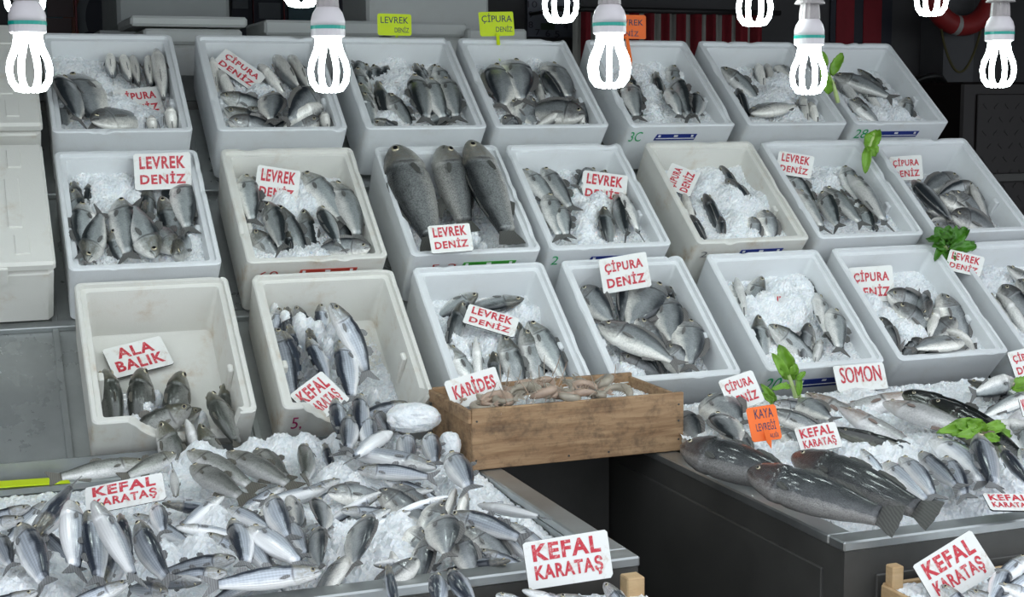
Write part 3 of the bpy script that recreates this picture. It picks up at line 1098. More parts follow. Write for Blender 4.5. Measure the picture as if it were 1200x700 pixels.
F[1, 6] = [('bass', 845, 79, 901, 110, 'T30', {'b': .18, 'z': .014}), ('bream', 882, 70, 899, 98, 'D', {'g': 0.98}), ('bream', 893, 71, 912, 100, 'D', {'g': 0.85}), ('bream', 915, 60, 934, 95, 'R-10'), ('bream', 884, 131, 938, 122, 'T-20', {'z': .012}),
           ('bream', 864, 105, 884, 138, 'L60'), ('bream', 938, 112, 958, 146, 'D', {'g': 0.85}), ('bream', 948, 121, 970, 148, 'D', {'g': 0.81}), ('bass', 908, 84, 930, 120, 'R10')]
F[1, 7] = [('bass', 977, 88, 1050, 118, 'T30', {'b': .2, 'z': .012}), ('bass', 979, 92, 1020, 120, 'D'), ('bass', 1007, 99, 1036, 122, 'D', {'g': .7}), ('bass', 995, 117, 1038, 142, 'T', {'z': .008}), ('bream', 1002, 114, 1020, 132, 'T60', {'g': .6}),
           ('bass', 1063, 114, 1076, 146, 'R', {'z': .006}), ('bass', 1005, 81, 1022, 90, 'T60', {'g': .7})]
F[2, 1] = [('bass', 84, 200, 92, 226, 'U'), ('bass', 101, 189, 102, 214, 'U'), ('bass', 131, 183, 128, 214, 'R50'), ('bass', 151, 186, 156, 224, 'R40'), ('bass', 82, 221, 92, 252, 'R50'), ('bass', 98, 238, 97, 306, 'L20', {'z': .012}),
           ('bass', 108, 252, 112, 282, 'U'), ('bass', 107, 306, 121, 246, 'L30', {'z': .01, 'g': 1.1}), ('bass', 140, 233, 150, 300, 'R20', {'z': .006}), ('bass', 133, 268, 150, 308, 'L-5', {'z': .008}),
           ('bass', 180, 304, 154, 236, 'R20', {'z': .014, 'g': 1.15}), ('bass', 200, 290, 170, 242, 'R30', {'z': .01}), ('bass', 175, 218, 172, 258, 'L50'), ('bass', 171, 234, 166, 250, 'U', {'g': .8}), ('bass', 198, 212, 200, 248, 'L50'),
           ('bass', 189, 230, 212, 276, 'L10', {'z': .01}), ('bass', 221, 211, 222, 276, 'R10', {'z': .008, 'g': 1.1}), ('bass', 214, 302, 236, 278, 'T70', {'z': .012, 'g': 1.15})]
F[2, 2] = [('bass', 285, 201, 297, 266, 'R', {'z': .006}), ('bass', 295, 203, 300, 232, 'R60'), ('bass', 312, 238, 332, 304, 'R50', {'b': .15, 'z': .012}), ('bass', 324, 240, 362, 288, 'R20', {'z': .012}), ('bass', 355, 245, 368, 284, 'R40'),
           ('bass', 376, 243, 402, 304, 'L40', {'z': .014, 'g': 1.05}), ('bass', 353, 200, 406, 268, 'R20', {'b': .14, 'z': .008}), ('bass', 389, 213, 416, 276, 'R-5', {'b': .2, 'z': .012}), ('bass', 292, 270, 324, 300, 'T40'),
           ('bream', 437, 294, 408, 288, 'T40', {'z': .01, 'g': .8}), ('bass', 408, 276, 426, 286, 'D', {'g': .7}), ('bass', 398, 248, 408, 282, 'R40'), ('bass', 336, 270, 344, 296, 'U', {'g': .8})]
F[2, 3] = [('big', 464, 172, 512, 292, 'L-4', {'lx': .6, 'ln': .2, 'hz': .085, 'z': .018, 'b': .05, 'a': .0, 'free': 1, 'g': 1.04}), ('big', 519, 172, 547, 272, 'R5', {'lx': .6, 'ln': .2, 'hz': .080, 'z': -.01, 'a': .0, 'free': 1, 'g': .86}), ('big', 552, 166, 601, 286, 'L5', {'lx': .6, 'ln': .2, 'hz': .095, 'z': .018, 'b': .06, 'a': .0, 'free': 1, 'g': .9})]
F[2, 4] = [('bass', 609, 192, 654, 250, 'R10', {'b': .12, 'z': .006}), ('bass', 636, 197, 674, 250, 'R20', {'z': .01}), ('bass', 641, 227, 652, 288, 'R', {'z': .01}), ('bass', 655, 241, 674, 296, 'R10', {'z': .014}),
           ('bass', 683, 171, 676, 222, 'L20', {'z': .006}), ('bass', 709, 183, 700, 222, 'L30'), ('bass', 708, 242, 732, 292, 'L30', {'z': .012}), ('bass', 721, 229, 742, 292, 'U', {'z': .006}), ('bass', 728, 227, 758, 292, 'R-45', {'z': .012})]
F[2, 5] = [('bream', 825, 228, 846, 258, 'L60', {'z': .004}), ('bream', 809, 252, 838, 284, 'L60', {'g': .8}), ('bream', 842, 254, 856, 280, 'U', {'g': .8}), ('bream', 843, 194, 866, 218, 'U', {'g': .7}), ('bream', 850, 210, 872, 228, 'T60', {'g': .7, 'z': .006}),
           ('bream', 895, 246, 918, 280, 'R', {'z': .008, 'g': .85}), ('bream', 882, 254, 896, 282, 'R', {'g': .7, 'z': .006}), ('bream', 800, 228, 805, 246, 'D', {'g': 0.78})]
F[2, 6] = [('bass', 919, 197, 970, 238, 'R40', {'z': .006}), ('bass', 934, 222, 968, 276, 'R-15', {'z': .004}), ('bass', 962, 225, 990, 278, 'R55', {'z': .01}), ('bass', 966, 219, 1018, 276, 'R10', {'z': .014}), ('bass', 988, 195, 1008, 240, 'R30'),
           ('bass', 994, 205, 1044, 274, 'R-25', {'z': .008, 'b': .12}), ('bass', 1008, 240, 1036, 276, 'R50'), ('bass', 950, 232, 966, 268, 'L20'), ('bass', 985, 222, 994, 240, 'U', {'g': .7})]
F[2, 7] = [('bream', 1072, 213, 1113, 256, 'L30', {'z': .018, 'b': .1}), ('bream', 1123, 206, 1089, 214, 'T20', {'z': .006}), ('bream', 1144, 216, 1098, 221, 'T55', {'z': .014, 'g': .8}), ('bream', 1139, 216, 1163, 250, 'R-40', {'z': .010, 'g': .75}),
           ('bream', 1114, 224, 1146, 244, 'T', {'z': .006}), ('bream', 1102, 229, 1136, 240, 'T', {'z': .004}), ('bream', 1115, 252, 1170, 262, 'T30', {'z': .020, 'g': 1.05}), ('bream', 1086, 248, 1110, 258, 'D', {'g': .7, 'z': .004}),
           ('bream', 1088, 261, 1130, 262, 'B-30', {'g': .7, 'z': .006})]
F[3, 1] = [('trout', 122, 434, 134, 492, 'U', {'z': .016, 'g': 1.45}), ('trout', 167, 432, 164, 486, 'L60', {'z': .018, 'g': 1.4}), ('trout', 213, 436, 203, 484, 'L60', {'z': .018, 'g': 1.4}), ('trout', 224, 477, 158, 506, 'T30', {'z': .024, 'g': 1.15}), ('trout', 236, 480, 212, 486, 'T50', {'g': .8}),
           ('trout', 264, 450, 266, 474, 'U', {'z': .016}), ('trout', 246, 460, 282, 528, 'L45', {'z': .05, 'free': 1, 'g': 1.25}), ('trout', 188, 494, 220, 560, 'R50', {'z': .062, 'free': 1, 'g': 1.2}), ('trout', 234, 497, 268, 545, 'L30', {'z': .064, 'free': 1, 'g': 1.1}),
           ('trout', 218, 492, 236, 528, 'D', {'z': .05, 'free': 1})]
F[3, 2] = [('mullet', 322, 341, 318, 378, 'R', {'z': .02}), ('mullet', 333, 345, 335, 374, 'U', {'z': .02}), ('mullet', 343, 348, 360, 376, 'R40', {'z': .02}), ('mullet', 372, 340, 381, 384, 'L20', {'z': .024}),
           ('mullet', 387, 356, 432, 449, 'R20', {'b': .24, 'z': .006}), ('mullet', 338, 380, 348, 408, 'U', {'z': .02}), ('mullet', 361, 385, 376, 422, 'U', {'z': .02}), ('mullet', 331, 389, 352, 452, 'R50', {'z': .022}), ('mullet', 323, 385, 342, 462, 'R20', {'z': .02}),
           ('mullet', 361, 396, 386, 452, 'L20', {'z': .026}), ('mullet', 408, 380, 411, 446, 'R30', {'z': .018}), ('mullet', 399, 399, 412, 468, 'L10', {'z': .026}), ('mullet', 478, 473, 410, 482, 'T50', {'z': .006, 'free': 1})]
F[3, 3] = [('bass', 560, 344, 506, 356, 'B10', {'z': .01}), ('bass', 614, 350, 556, 350, 'B10', {'z': .012}), ('bass', 543, 353, 530, 398, 'L50', {'z': .016}), ('bass', 524, 403, 560, 446, 'R-10'), ('bass', 557, 396, 566, 440, 'D', {'g': .8}),
           ('bass', 589, 393, 622, 456, 'R20', {'z': .014, 'g': 1.1}), ('bass', 578, 412, 592, 456, 'L60'), ('bass', 613, 385, 648, 450, 'R10', {'z': .016, 'g': 1.05}), ('bass', 619, 377, 660, 444, 'R20', {'z': .008}), ('bass', 608, 378, 618, 404, 'U', {'g': .8})]
F[3, 4] = [('bream', 675, 322, 724, 384, 'R50', {'z': .02, 'g': .95}), ('bream', 733, 333, 728, 386, 'L55', {'z': .008}), ('bream', 754, 325, 744, 358, 'L50'), ('bream', 770, 331, 734, 390, 'R5', {'z': .016, 'g': 1.05}), ('bream', 781, 329, 788, 356, 'U'),
           ('bream', 798, 334, 806, 376, 'R10', {'z': .004}), ('bream', 778, 348, 790, 408, 'R20', {'z': .016, 'g': 1.02}), ('bream', 747, 372, 784, 424, 'R10', {'z': .024, 'g': .9}), ('bream', 805, 375, 813, 436, 'R10', {'z': .018}),
           ('bream', 779, 405, 815, 440, 'R20', {'z': .03}), ('bream', 700, 380, 790, 432, 'T10', {'z': .036, 'g': .82, 'b': .1}), ('bream', 728, 416, 756, 432, 'T50', {'z': .002, 'g': .9}), ('bream', 752, 410, 768, 430, 'U', {'g': .7})]
F[3, 5] = [('bass', 862, 325, 878, 368, 'D', {'z': .004}), ('bass', 857, 334, 876, 372, 'R-20'), ('bass', 893, 324, 878, 362, 'R10', {'z': .004}), ('bass', 936, 317, 950, 336, 'R40', {'g': .8}), ('bass', 889, 369, 908, 420, 'L20', {'z': .006}),
           ('bass', 901, 381, 968, 420, 'T35', {'z': .014, 'g': 1.08, 'b': .05}), ('bream', 949, 379, 957, 426, 'L30', {'z': .012, 'g': .72}), ('bass', 957, 344, 970, 400, 'R-30', {'z': .004}), ('bass', 977, 362, 996, 428, 'R-5', {'z': .014, 'g': 1.1}), ('bass', 962, 398, 972, 424, 'D', {'g': .8})]
F[3, 6] = [('bream', 1040, 344, 1070, 350, 'T40', {'z': .008}), ('bream', 1088, 372, 1082, 336, 'U', {'z': .014, 'g': 1.05}), ('bream', 1103, 344, 1138, 386, 'R10', {'z': .016, 'g': .9}), ('bream', 1047, 357, 1088, 378, 'T20', {'z': .006}), ('bream', 1098, 362, 1092, 388, 'D', {'g': 0.91}),
           ('bream', 1120, 373, 1094, 388, 'T', {'z': .01, 'g': .8}), ('bream', 1031, 372, 1058, 408, 'R60', {'z': .004, 'g': .8}), ('bream', 1129, 400, 1056, 413, 'T-10', {'z': .018, 'g': .8}), ('bream', 1106, 388, 1146, 408, 'D', {'g': 0.98}), ('bream', 1082, 398, 1074, 410, 'T30', {'g': .8}),
           ('bream', 1135, 408, 1108, 412, 'T20', {'g': .7})]
F[3, 7] = [('bass', 1180, 312, 1206, 322, 'T', {'z': .012}), ('bass', 1152, 341, 1204, 388, 'R-40', {'z': .01}), ('bass', 1168, 344, 1205, 378, 'D', {'z': .006}), ('bream', 1174, 334, 1206, 362, 'T40', {'z': .02}), ('bass', 1182, 377, 1206, 404, 'D', {'g': .8}),
           ('bream', 1192, 328, 1216, 344, 'T20', {'z': .012})]
for k, lst in F.items():
    bd = box_bed(k)
    for s in lst:
        place_fish(bd, s)

# ------------------------------------------------------------------ counters
RIM_Z = CAM[2] - 0.72
CT = {'left': dict(x0=-0.45, x1=1.016, y0=2.075, y1=2.975), 'right': dict(x0=1.364, x1=3.1, y0=2.015, y1=2.975)}


def counter(side, label):
    c = CT[side]
    x0, x1, y0, y1 = c['x0'], c['x1'], c['y0'], c['y1']
    root = empty('steel_counter', ((x0 + x1) / 2, (y0 + y1) / 2, 0), label, 'counter')
    off = np.array(root.location)
    rw, th, dep = 0.048, 0.018, 0.075
    def add(name, parts, mat, par=root, bev=0.0):
        b = MB()
        for (cc, ss) in parts:
            b.box(np.array(cc) - off, ss, bev=bev)
        return b.build(name, mat, par)
    xm, ym = (x0 + x1) / 2, (y0 + y1) / 2
    zt = RIM_Z
    add('tray_rim', [((xm, y0 + rw / 2, zt - th / 2), (x1 - x0, rw, th)), ((xm, y1 - rw / 2, zt - th / 2), (x1 - x0, rw, th)),
                     ((x0 + rw / 2, ym, zt - th / 2), (rw, y1 - y0 - 2 * rw, th)), ((x1 - rw / 2, ym, zt - th / 2), (rw, y1 - y0 - 2 * rw, th))], M['steel'], bev=0.003)
    t = 0.004
    add('tray_pan', [((xm, ym, zt - dep), (x1 - x0 - 2 * rw + 0.008, y1 - y0 - 2 * rw + 0.008, t)),
                     ((x0 + rw - t / 2, ym, zt - dep / 2 - th / 2), (t, y1 - y0 - 2 * rw, dep - th)), ((x1 - rw + t / 2, ym, zt - dep / 2 - th / 2), (t, y1 - y0 - 2 * rw, dep - th)),
                     ((xm, y0 + rw - t / 2, zt - dep / 2 - th / 2), (x1 - x0 - 2 * rw, t, dep - th)), ((xm, y1 - rw + t / 2, zt - dep / 2 - th / 2), (x1 - x0 - 2 * rw, t, dep - th))], M['steel'])
    zb, zt2 = 0.16, zt - th
    hz, cz_, wt_ = zt2 - zb, (zb + zt2) / 2, 0.012
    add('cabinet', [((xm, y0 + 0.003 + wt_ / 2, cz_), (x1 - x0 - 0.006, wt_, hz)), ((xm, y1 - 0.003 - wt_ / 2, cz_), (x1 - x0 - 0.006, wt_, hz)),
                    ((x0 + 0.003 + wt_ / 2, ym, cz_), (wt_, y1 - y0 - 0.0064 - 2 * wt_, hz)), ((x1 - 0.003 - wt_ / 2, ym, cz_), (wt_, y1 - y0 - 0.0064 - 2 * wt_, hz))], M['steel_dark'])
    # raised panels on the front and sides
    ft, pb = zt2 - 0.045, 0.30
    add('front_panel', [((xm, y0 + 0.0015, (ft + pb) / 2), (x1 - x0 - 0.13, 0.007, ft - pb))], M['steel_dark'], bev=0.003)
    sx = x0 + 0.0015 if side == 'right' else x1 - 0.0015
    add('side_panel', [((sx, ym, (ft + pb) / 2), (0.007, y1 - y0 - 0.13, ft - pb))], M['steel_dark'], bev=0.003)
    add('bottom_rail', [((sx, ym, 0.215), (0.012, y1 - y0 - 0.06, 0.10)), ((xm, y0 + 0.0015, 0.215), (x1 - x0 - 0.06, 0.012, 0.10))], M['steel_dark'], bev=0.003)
    for xx in (x0 + 0.05, x1 - 0.05):
        for yy in (y0 + 0.05, y1 - 0.05):
            add('leg', [((xx, yy, 0.08), (0.045, 0.045, 0.16))], M['steel_dark'], bev=0.004)
    return root


counter('left', 'steel ice counter heaped with grey mullet at the lower left')
counter('right', 'steel ice counter with large dark fish at the lower right')

# panel closing the aisle between the counters
mb = MB()
mb.box((1.19, 2.955, 0.44), (0.344, 0.02, 0.88))
ap = mb.build('aisle_panel', M['steel_dark'])
tag(rebase(ap, (1.19, 2.955, 0)), 'dark steel panel closing the gap between the two counters', 'panel')
mb = MB(); mb.box((0, -0.014, 0.30), (0.334, 0.008, 0.03)); mb.box((0, -0.014, 0.05), (0.334, 0.008, 0.10)); mb.build('panel_rail', M['steel_dark'], ap)

# ------------------------------------------------------------------ sloped rack that carries the boxes
rack = empty('display_rack', (1.35, 3.5, 0), 'sloped steel display rack under the three rows of polystyrene boxes', 'rack')
ro = np.array(rack.location)
RX = np.array([EX, EV, EN])
oy, oz = ROW[3]
B0 = A(0, oy, oz + CAM[2])


def rk(u, v, wv):
    return B0 + EX * u + EV * v + EN * wv - ro


RX0, RX1 = -0.55, 2.92
xm = (RX0 + RX1) / 2
VTOP = 0.452 + 0.472 + BL + 0.03
mb = MB(); mb.box(rk(xm, (VTOP - 0.02) / 2, -BD - 0.006), (RX1 - RX0, VTOP + 0.02, 0.008), RX); mb.build('sloped_sheet', M['steel_sheet'], rack)
for v in (0.4235, 0.868):                                          # cross bars in the gaps between rows
    mb = MB(); mb.box(rk(xm, v + 0.002, -BD + 0.006), (RX1 - RX0, 0.022, 0.016), RX, bev=0.002); mb.build('cross_bar', M['steel'], rack)
for x in (-0.165, 0.205, 0.598, 0.975, 1.345, 1.74, 2.115, 2.485):
    mb = MB(); mb.box(rk(x, VTOP / 2 - 0.01, -BD + 0.002), (0.014, VTOP - 0.05, 0.008), RX, bev=0.001); mb.build('runner', M['steel_sheet'], rack)
mb = MB()
mb.box(A(xm, 2.992, CAM[2] - 0.722) - ro, (RX1 - RX0, 0.006, 0.072))
mb.box(A(xm, 3.02, CAM[2] - 0.757) - ro, (RX1 - RX0, 0.06, 0.006))
mb.build('front_lip', M['steel'], rack)
for x in (-0.5, 1.19, 2.88):
    for (yy, zz) in ((3.12, 0.86), (4.02, 1.60)):
        mb = MB(); mb.box(A(x, yy, zz / 2) - ro, (0.04, 0.04, zz), bev=0.003); mb.build('leg', M['steel_dark'], rack)
mb = MB(); mb.box(A(xm, 4.02, 1.615) - ro, (RX1 - RX0, 0.04, 0.03), bev=0.003); mb.box(A(xm, 3.12, 0.815) - ro, (RX1 - RX0, 0.04, 0.03), bev=0.003); mb.build('rail', M['steel_dark'], rack)

# lidded boxes at the left ends of the upper rows
def lidded(row, xr, label):
    y, z = ROW[row]
    base = A(xr - BW, y, z + CAM[2])
    b = MB()
    b.box((BW / 2, BL / 2, -BD / 2), (BW - 0.006, BL - 0.006, BD), bev=0.012)
    root = b.build('lidded_polystyrene_box', M['foam_worn'])
    root.matrix_world = Matrix(((EX[0], EV[0], EN[0], base[0]), (EX[1], EV[1], EN[1], base[1]), (EX[2], EV[2], EN[2], base[2]), (0, 0, 0, 1)))
    b = MB()
    b.box((BW / 2, BL / 2, 0.012), (BW, BL, 0.026), bev=0.009)
    lid = b.build('lid', M['foam_worn'], root)
    for (u, v, uu, vv) in ((0.255, 0.195, 0.03, 0.16), (0.265, 0.345, 0.03, 0.06), (0.265, 0.06, 0.03, 0.06), (0.06, 0.195, 0.03, 0.16)):
        b = MB()
        b.box((u, v, 0.0255), (uu, vv, 0.005), bev=0.0024)
        b.build('raised_moulding', M['foam_worn'], lid)
    for v in (0.0, BL):
        b = MB()
        b.box((0.215, v, -0.008), (0.034, 0.010, 0.05), bev=0.003)
        b.build('lid_clip', M['foam_worn'], root)
    tag(root, label, 'box', 'closed boxes at the left end')


lidded(1, 0.213, 'closed polystyrene box behind the leftmost bulb, left end of the top row')
lidded(2, 0.205, 'closed yellow-stained polystyrene box at the left end of the middle row')

# ------------------------------------------------------------------ fish on the counters
lt_p = A(0, CT['left']['y0'] + 0.05, RIM_Z - 0.012)
lt_n = nrm(A(0, -math.sin(math.radians(4)), math.cos(math.radians(4))))
rt_p = A(0, CT['right']['y0'] + 0.05, RIM_Z + 0.0)
rt_n = nrm(A(0, -math.sin(math.radians(4)), math.cos(math.radians(4))))


def tray_clamp(side, p, n):
    c = CT[side]
    def f(X):
        x = min(max(X[0], c['x0'] + 0.06), c['x1'] - 0.085)
        y = max(X[1], c['y0'] + 0.030)
        zmin = RIM_Z - 0.04
        return A(x, y, max(X[2], zmin))
    return f


LT = Bed(lt_p, lt_n, tray_clamp('left', lt_p, lt_n), 0.012, 'left counter', 5, 0.6, 0.88)
RT = Bed(rt_p, rt_n, tray_clamp('right', rt_p, rt_n), 0.014, 'right counter', 4, 0.8)
FLT = [
    # back band: trout spilling from the broken box, mullet at the right
    ('trout', 172, 541, 55, 562, 'T45', {'g': 0.85, 'lx': .235}), ('trout', 206, 532, 140, 562, 'T50', {'z': .02, 'g': .85}), ('trout', 220, 529, 304, 576, 'T25', {'z': .03, 'g': .85}), ('trout', 224, 546, 292, 588, 'T30', {'z': .035, 'g': .85}),
    ('trout', 266, 530, 350, 574, 'T25', {'z': .03, 'lx': .235, 'g': .85}), ('trout', 206, 582, 202, 548, 'D', {'z': .015, 'g': 0.68}), ('trout', 298, 528, 340, 566, 'R30', {'z': .015, 'g': .85}), ('trout', 357, 523, 358, 566, 'L60', {'z': .02, 'g': 0.89}),
    ('trout', 345, 562, 310, 578, 'T40', {'z': .01, 'g': 0.59}), ('mullet', 380, 520, 394, 542, 'U', {'g': .9}), ('mullet', 393, 469, 402, 520, 'L40', {'z': .055}), ('mullet', 423, 463, 425, 518, 'L40', {'z': .06}), ('mullet', 411, 489, 408, 532, 'L20', {'z': .065}),
    ('mullet', 430, 490, 434, 530, 'R20', {'z': .065}), ('mullet', 440, 484, 458, 512, 'R60', {'z': .05}), ('mullet', 458, 508, 412, 540, 'T-30', {'z': .07, 'g': 1.1}), ('mullet', 476, 511, 480, 548, 'R', {'z': .04}), ('mullet', 502, 510, 510, 548, 'R20', {'z': .04}),
    ('mullet', 511, 549, 392, 528, 'T20', {'z': .05, 'lx': .235}), ('mullet', 419, 551, 514, 561, 'T60', {'z': .045, 'lx': .235}), ('mullet', 450, 562, 516, 570, 'T50', {'z': .02}), ('mullet', 527, 533, 552, 577, 'R25', {'z': .06, 'g': 1.2}), ('mullet', 470, 535, 452, 528, 'T20', {'z': .03}),
    # middle bands
    ('mullet', 334, 570, 270, 586, 'T20', {'z': .02}), ('mullet', 381, 573, 300, 590, 'T10', {'z': .015}), ('mullet', 398, 562, 345, 572, 'T20', {'z': .01}), ('bream', 384, 578, 428, 568, 'T40', {'z': .015, 'g': .9}), ('mullet', 447, 578, 398, 589, 'D', {'g': .8, 'z': .03}),
    ('mullet', 400, 599, 432, 590, 'T60', {'g': .8, 'z': .02}), ('bream', 444, 574, 518, 599, 'T30', {'z': .03, 'g': .9}), ('bream', 462, 568, 520, 597, 'T10', {'z': .02, 'g': .9}), ('mullet', 457, 597, 395, 612, 'T20', {'z': .008}), ('mullet', 481, 600, 446, 602, 'T20', {'z': .006, 'g': .9}),
    ('mullet', 508, 574, 486, 573, 'T20', {'g': .8, 'z': .02}), ('mullet', 526, 583, 490, 586, 'D', {'g': .8, 'z': .03}), ('bream', 548, 578, 540, 600, 'D', {'g': .75, 'z': .03}), ('bream', 535, 574, 524, 592, 'D', {'g': .6, 'z': .03}), ('bream', 516, 590, 498, 618, 'R-10', {'g': .9, 'z': .02}),
    ('mullet', 560, 592, 648, 608, 'T-20', {'z': .02}), ('mullet', 546, 600, 612, 614, 'T60', {'z': .02}), ('mullet', 528, 603, 620, 636, 'T60', {'z': .04, 'b': .1}), ('mullet', 598, 613, 645, 632, 'T0', {'z': .015}), ('bream', 546, 618, 612, 648, 'T20', {'z': .03, 'g': .9}),
    ('mullet', 586, 622, 624, 638, 'T20', {'z': .02}), ('bream', 534, 626, 574, 664, 'R20', {'z': .045, 'g': .8}), ('mullet', 560, 645, 618, 655, 'T50', {'z': .01}), ('mullet', 602, 660, 560, 652, 'B10', {'z': .02, 'g': .9}), ('mullet', 540, 640, 598, 664, 'T60', {'z': .02}),
    ('bream', 516, 606, 544, 674, 'R20', {'z': .05, 'g': 1.05}), ('bream', 428, 607, 427, 682, 'R40', {'z': .05, 'g': .95}), ('bream', 406, 652, 384, 686, 'L-30', {'z': .03, 'g': .95}), ('bream', 494, 618, 470, 648, 'R-40', {'z': .015, 'g': .8}), ('bream', 500, 629, 494, 664, 'R30', {'z': .03, 'g': .8}),
    ('bream', 490, 655, 462, 678, 'T10', {'z': .035, 'g': .85}), ('mullet', 438, 662, 466, 654, 'D', {'z': .03, 'g': .7}), ('bream', 458, 648, 474, 668, 'D', {'z': .02, 'g': .7}),
    # left heap
    ('mullet', 38, 628, 86, 566, 'R40', {'z': .07}), ('mullet', 36, 594, -8, 600, 'T60', {'z': .03}), ('mullet', 28, 608, -10, 606, 'T60', {'z': .03}), ('mullet', -2, 628, 14, 668, 'R30', {'z': .04}), ('mullet', 22, 616, 54, 692, 'R45', {'z': .05, 'lx': .235}),
    ('mullet', 74, 596, 48, 632, 'L10', {'z': .045}), ('mullet', 46, 630, 50, 664, 'L20', {'z': .03}), ('mullet', 44, 622, 80, 640, 'T50', {'z': .025}), ('mullet', 55, 588, 28, 602, 'T20', {'z': .02}), ('mullet', 84, 588, 88, 678, 'R-35', {'z': .06, 'g': 1.1}), ('mullet', 104, 599, 116, 690, 'L25', {'z': .05}),
    ('mullet', 110, 588, 168, 702, 'R-30', {'z': .075, 'g': 1.1, 'lx': .235}), ('mullet', 162, 612, 206, 694, 'R50', {'z': .06, 'b': -.16, 'g': 1.1}), ('mullet', 140, 603, 152, 628, 'U', {'z': .04}), ('mullet', 182, 592, 192, 628, 'R20', {'z': .05}), ('mullet', 156, 604, 190, 610, 'T40', {'z': .02}),
    ('mullet', 190, 590, 228, 586, 'B0', {'z': .02}), ('mullet', 276, 655, 192, 646, 'T65', {'z': .055, 'b': .12}), ('mullet', 266, 672, 184, 660, 'T65', {'z': .06, 'b': .12}), ('mullet', 262, 582, 204, 606, 'T0', {'z': .035, 'b': .12}), ('mullet', 268, 596, 322, 622, 'T30', {'z': .03}),
    ('mullet', 206, 618, 266, 612, 'T10', {'z': .03}), ('mullet', 272, 611, 288, 668, 'L20', {'z': .06, 'b': -.1}), ('mullet', 292, 619, 366, 676, 'T0', {'z': .07, 'g': 1.15, 'lx': .235}), ('mullet', 286, 630, 320, 674, 'R20', {'z': .04}), ('mullet', 318, 582, 342, 638, 'R30', {'z': .055, 'b': -.1}),
    ('bream', 346, 584, 350, 624, 'R-45', {'z': .05, 'g': .75}), ('bream', 374, 586, 380, 626, 'L40', {'z': .04, 'g': .8}), ('bream', 368, 622, 378, 674, 'R55', {'z': .05, 'g': .8}), ('mullet', 334, 610, 360, 656, 'R0', {'z': .045}), ('mullet', 378, 673, 238, 692, 'T55', {'z': .05, 'lx': .235}),
    ('mullet', 330, 664, 268, 678, 'T60', {'z': .035}), ('mullet', 252, 692, 288, 655, 'R0', {'z': .05, 'g': .8}), ('mullet', 152, 682, 56, 698, 'T40', {'z': .05}), ('mullet', 196, 694, 162, 672, 'U', {'z': .045}), ('mullet', 44, 694, -4, 698, 'T50', {'z': .05}), ('mullet', 236, 682, 218, 676, 'D', {'z': .05, 'g': .8}),
    ('mullet', 242, 626, 300, 640, 'T50', {'z': .01}), ('mullet', 310, 650, 330, 668, 'D', {'z': .03, 'g': .7}), ('mullet', 134, 622, 150, 668, 'U', {'z': .02}), ('mullet', 312, 602, 268, 618, 'T10', {'z': .015}), ('bream', 310, 596, 330, 612, 'R-20', {'z': .02, 'g': .8}), ('mullet', 118, 690, 130, 640, 'U', {'z': .01}),
    ('mullet', 454, 662, 466, 698, 'U', {'z': .05, 'free': 1, 'g': .8}),
]
for s in FLT:
    place_fish(LT, s)
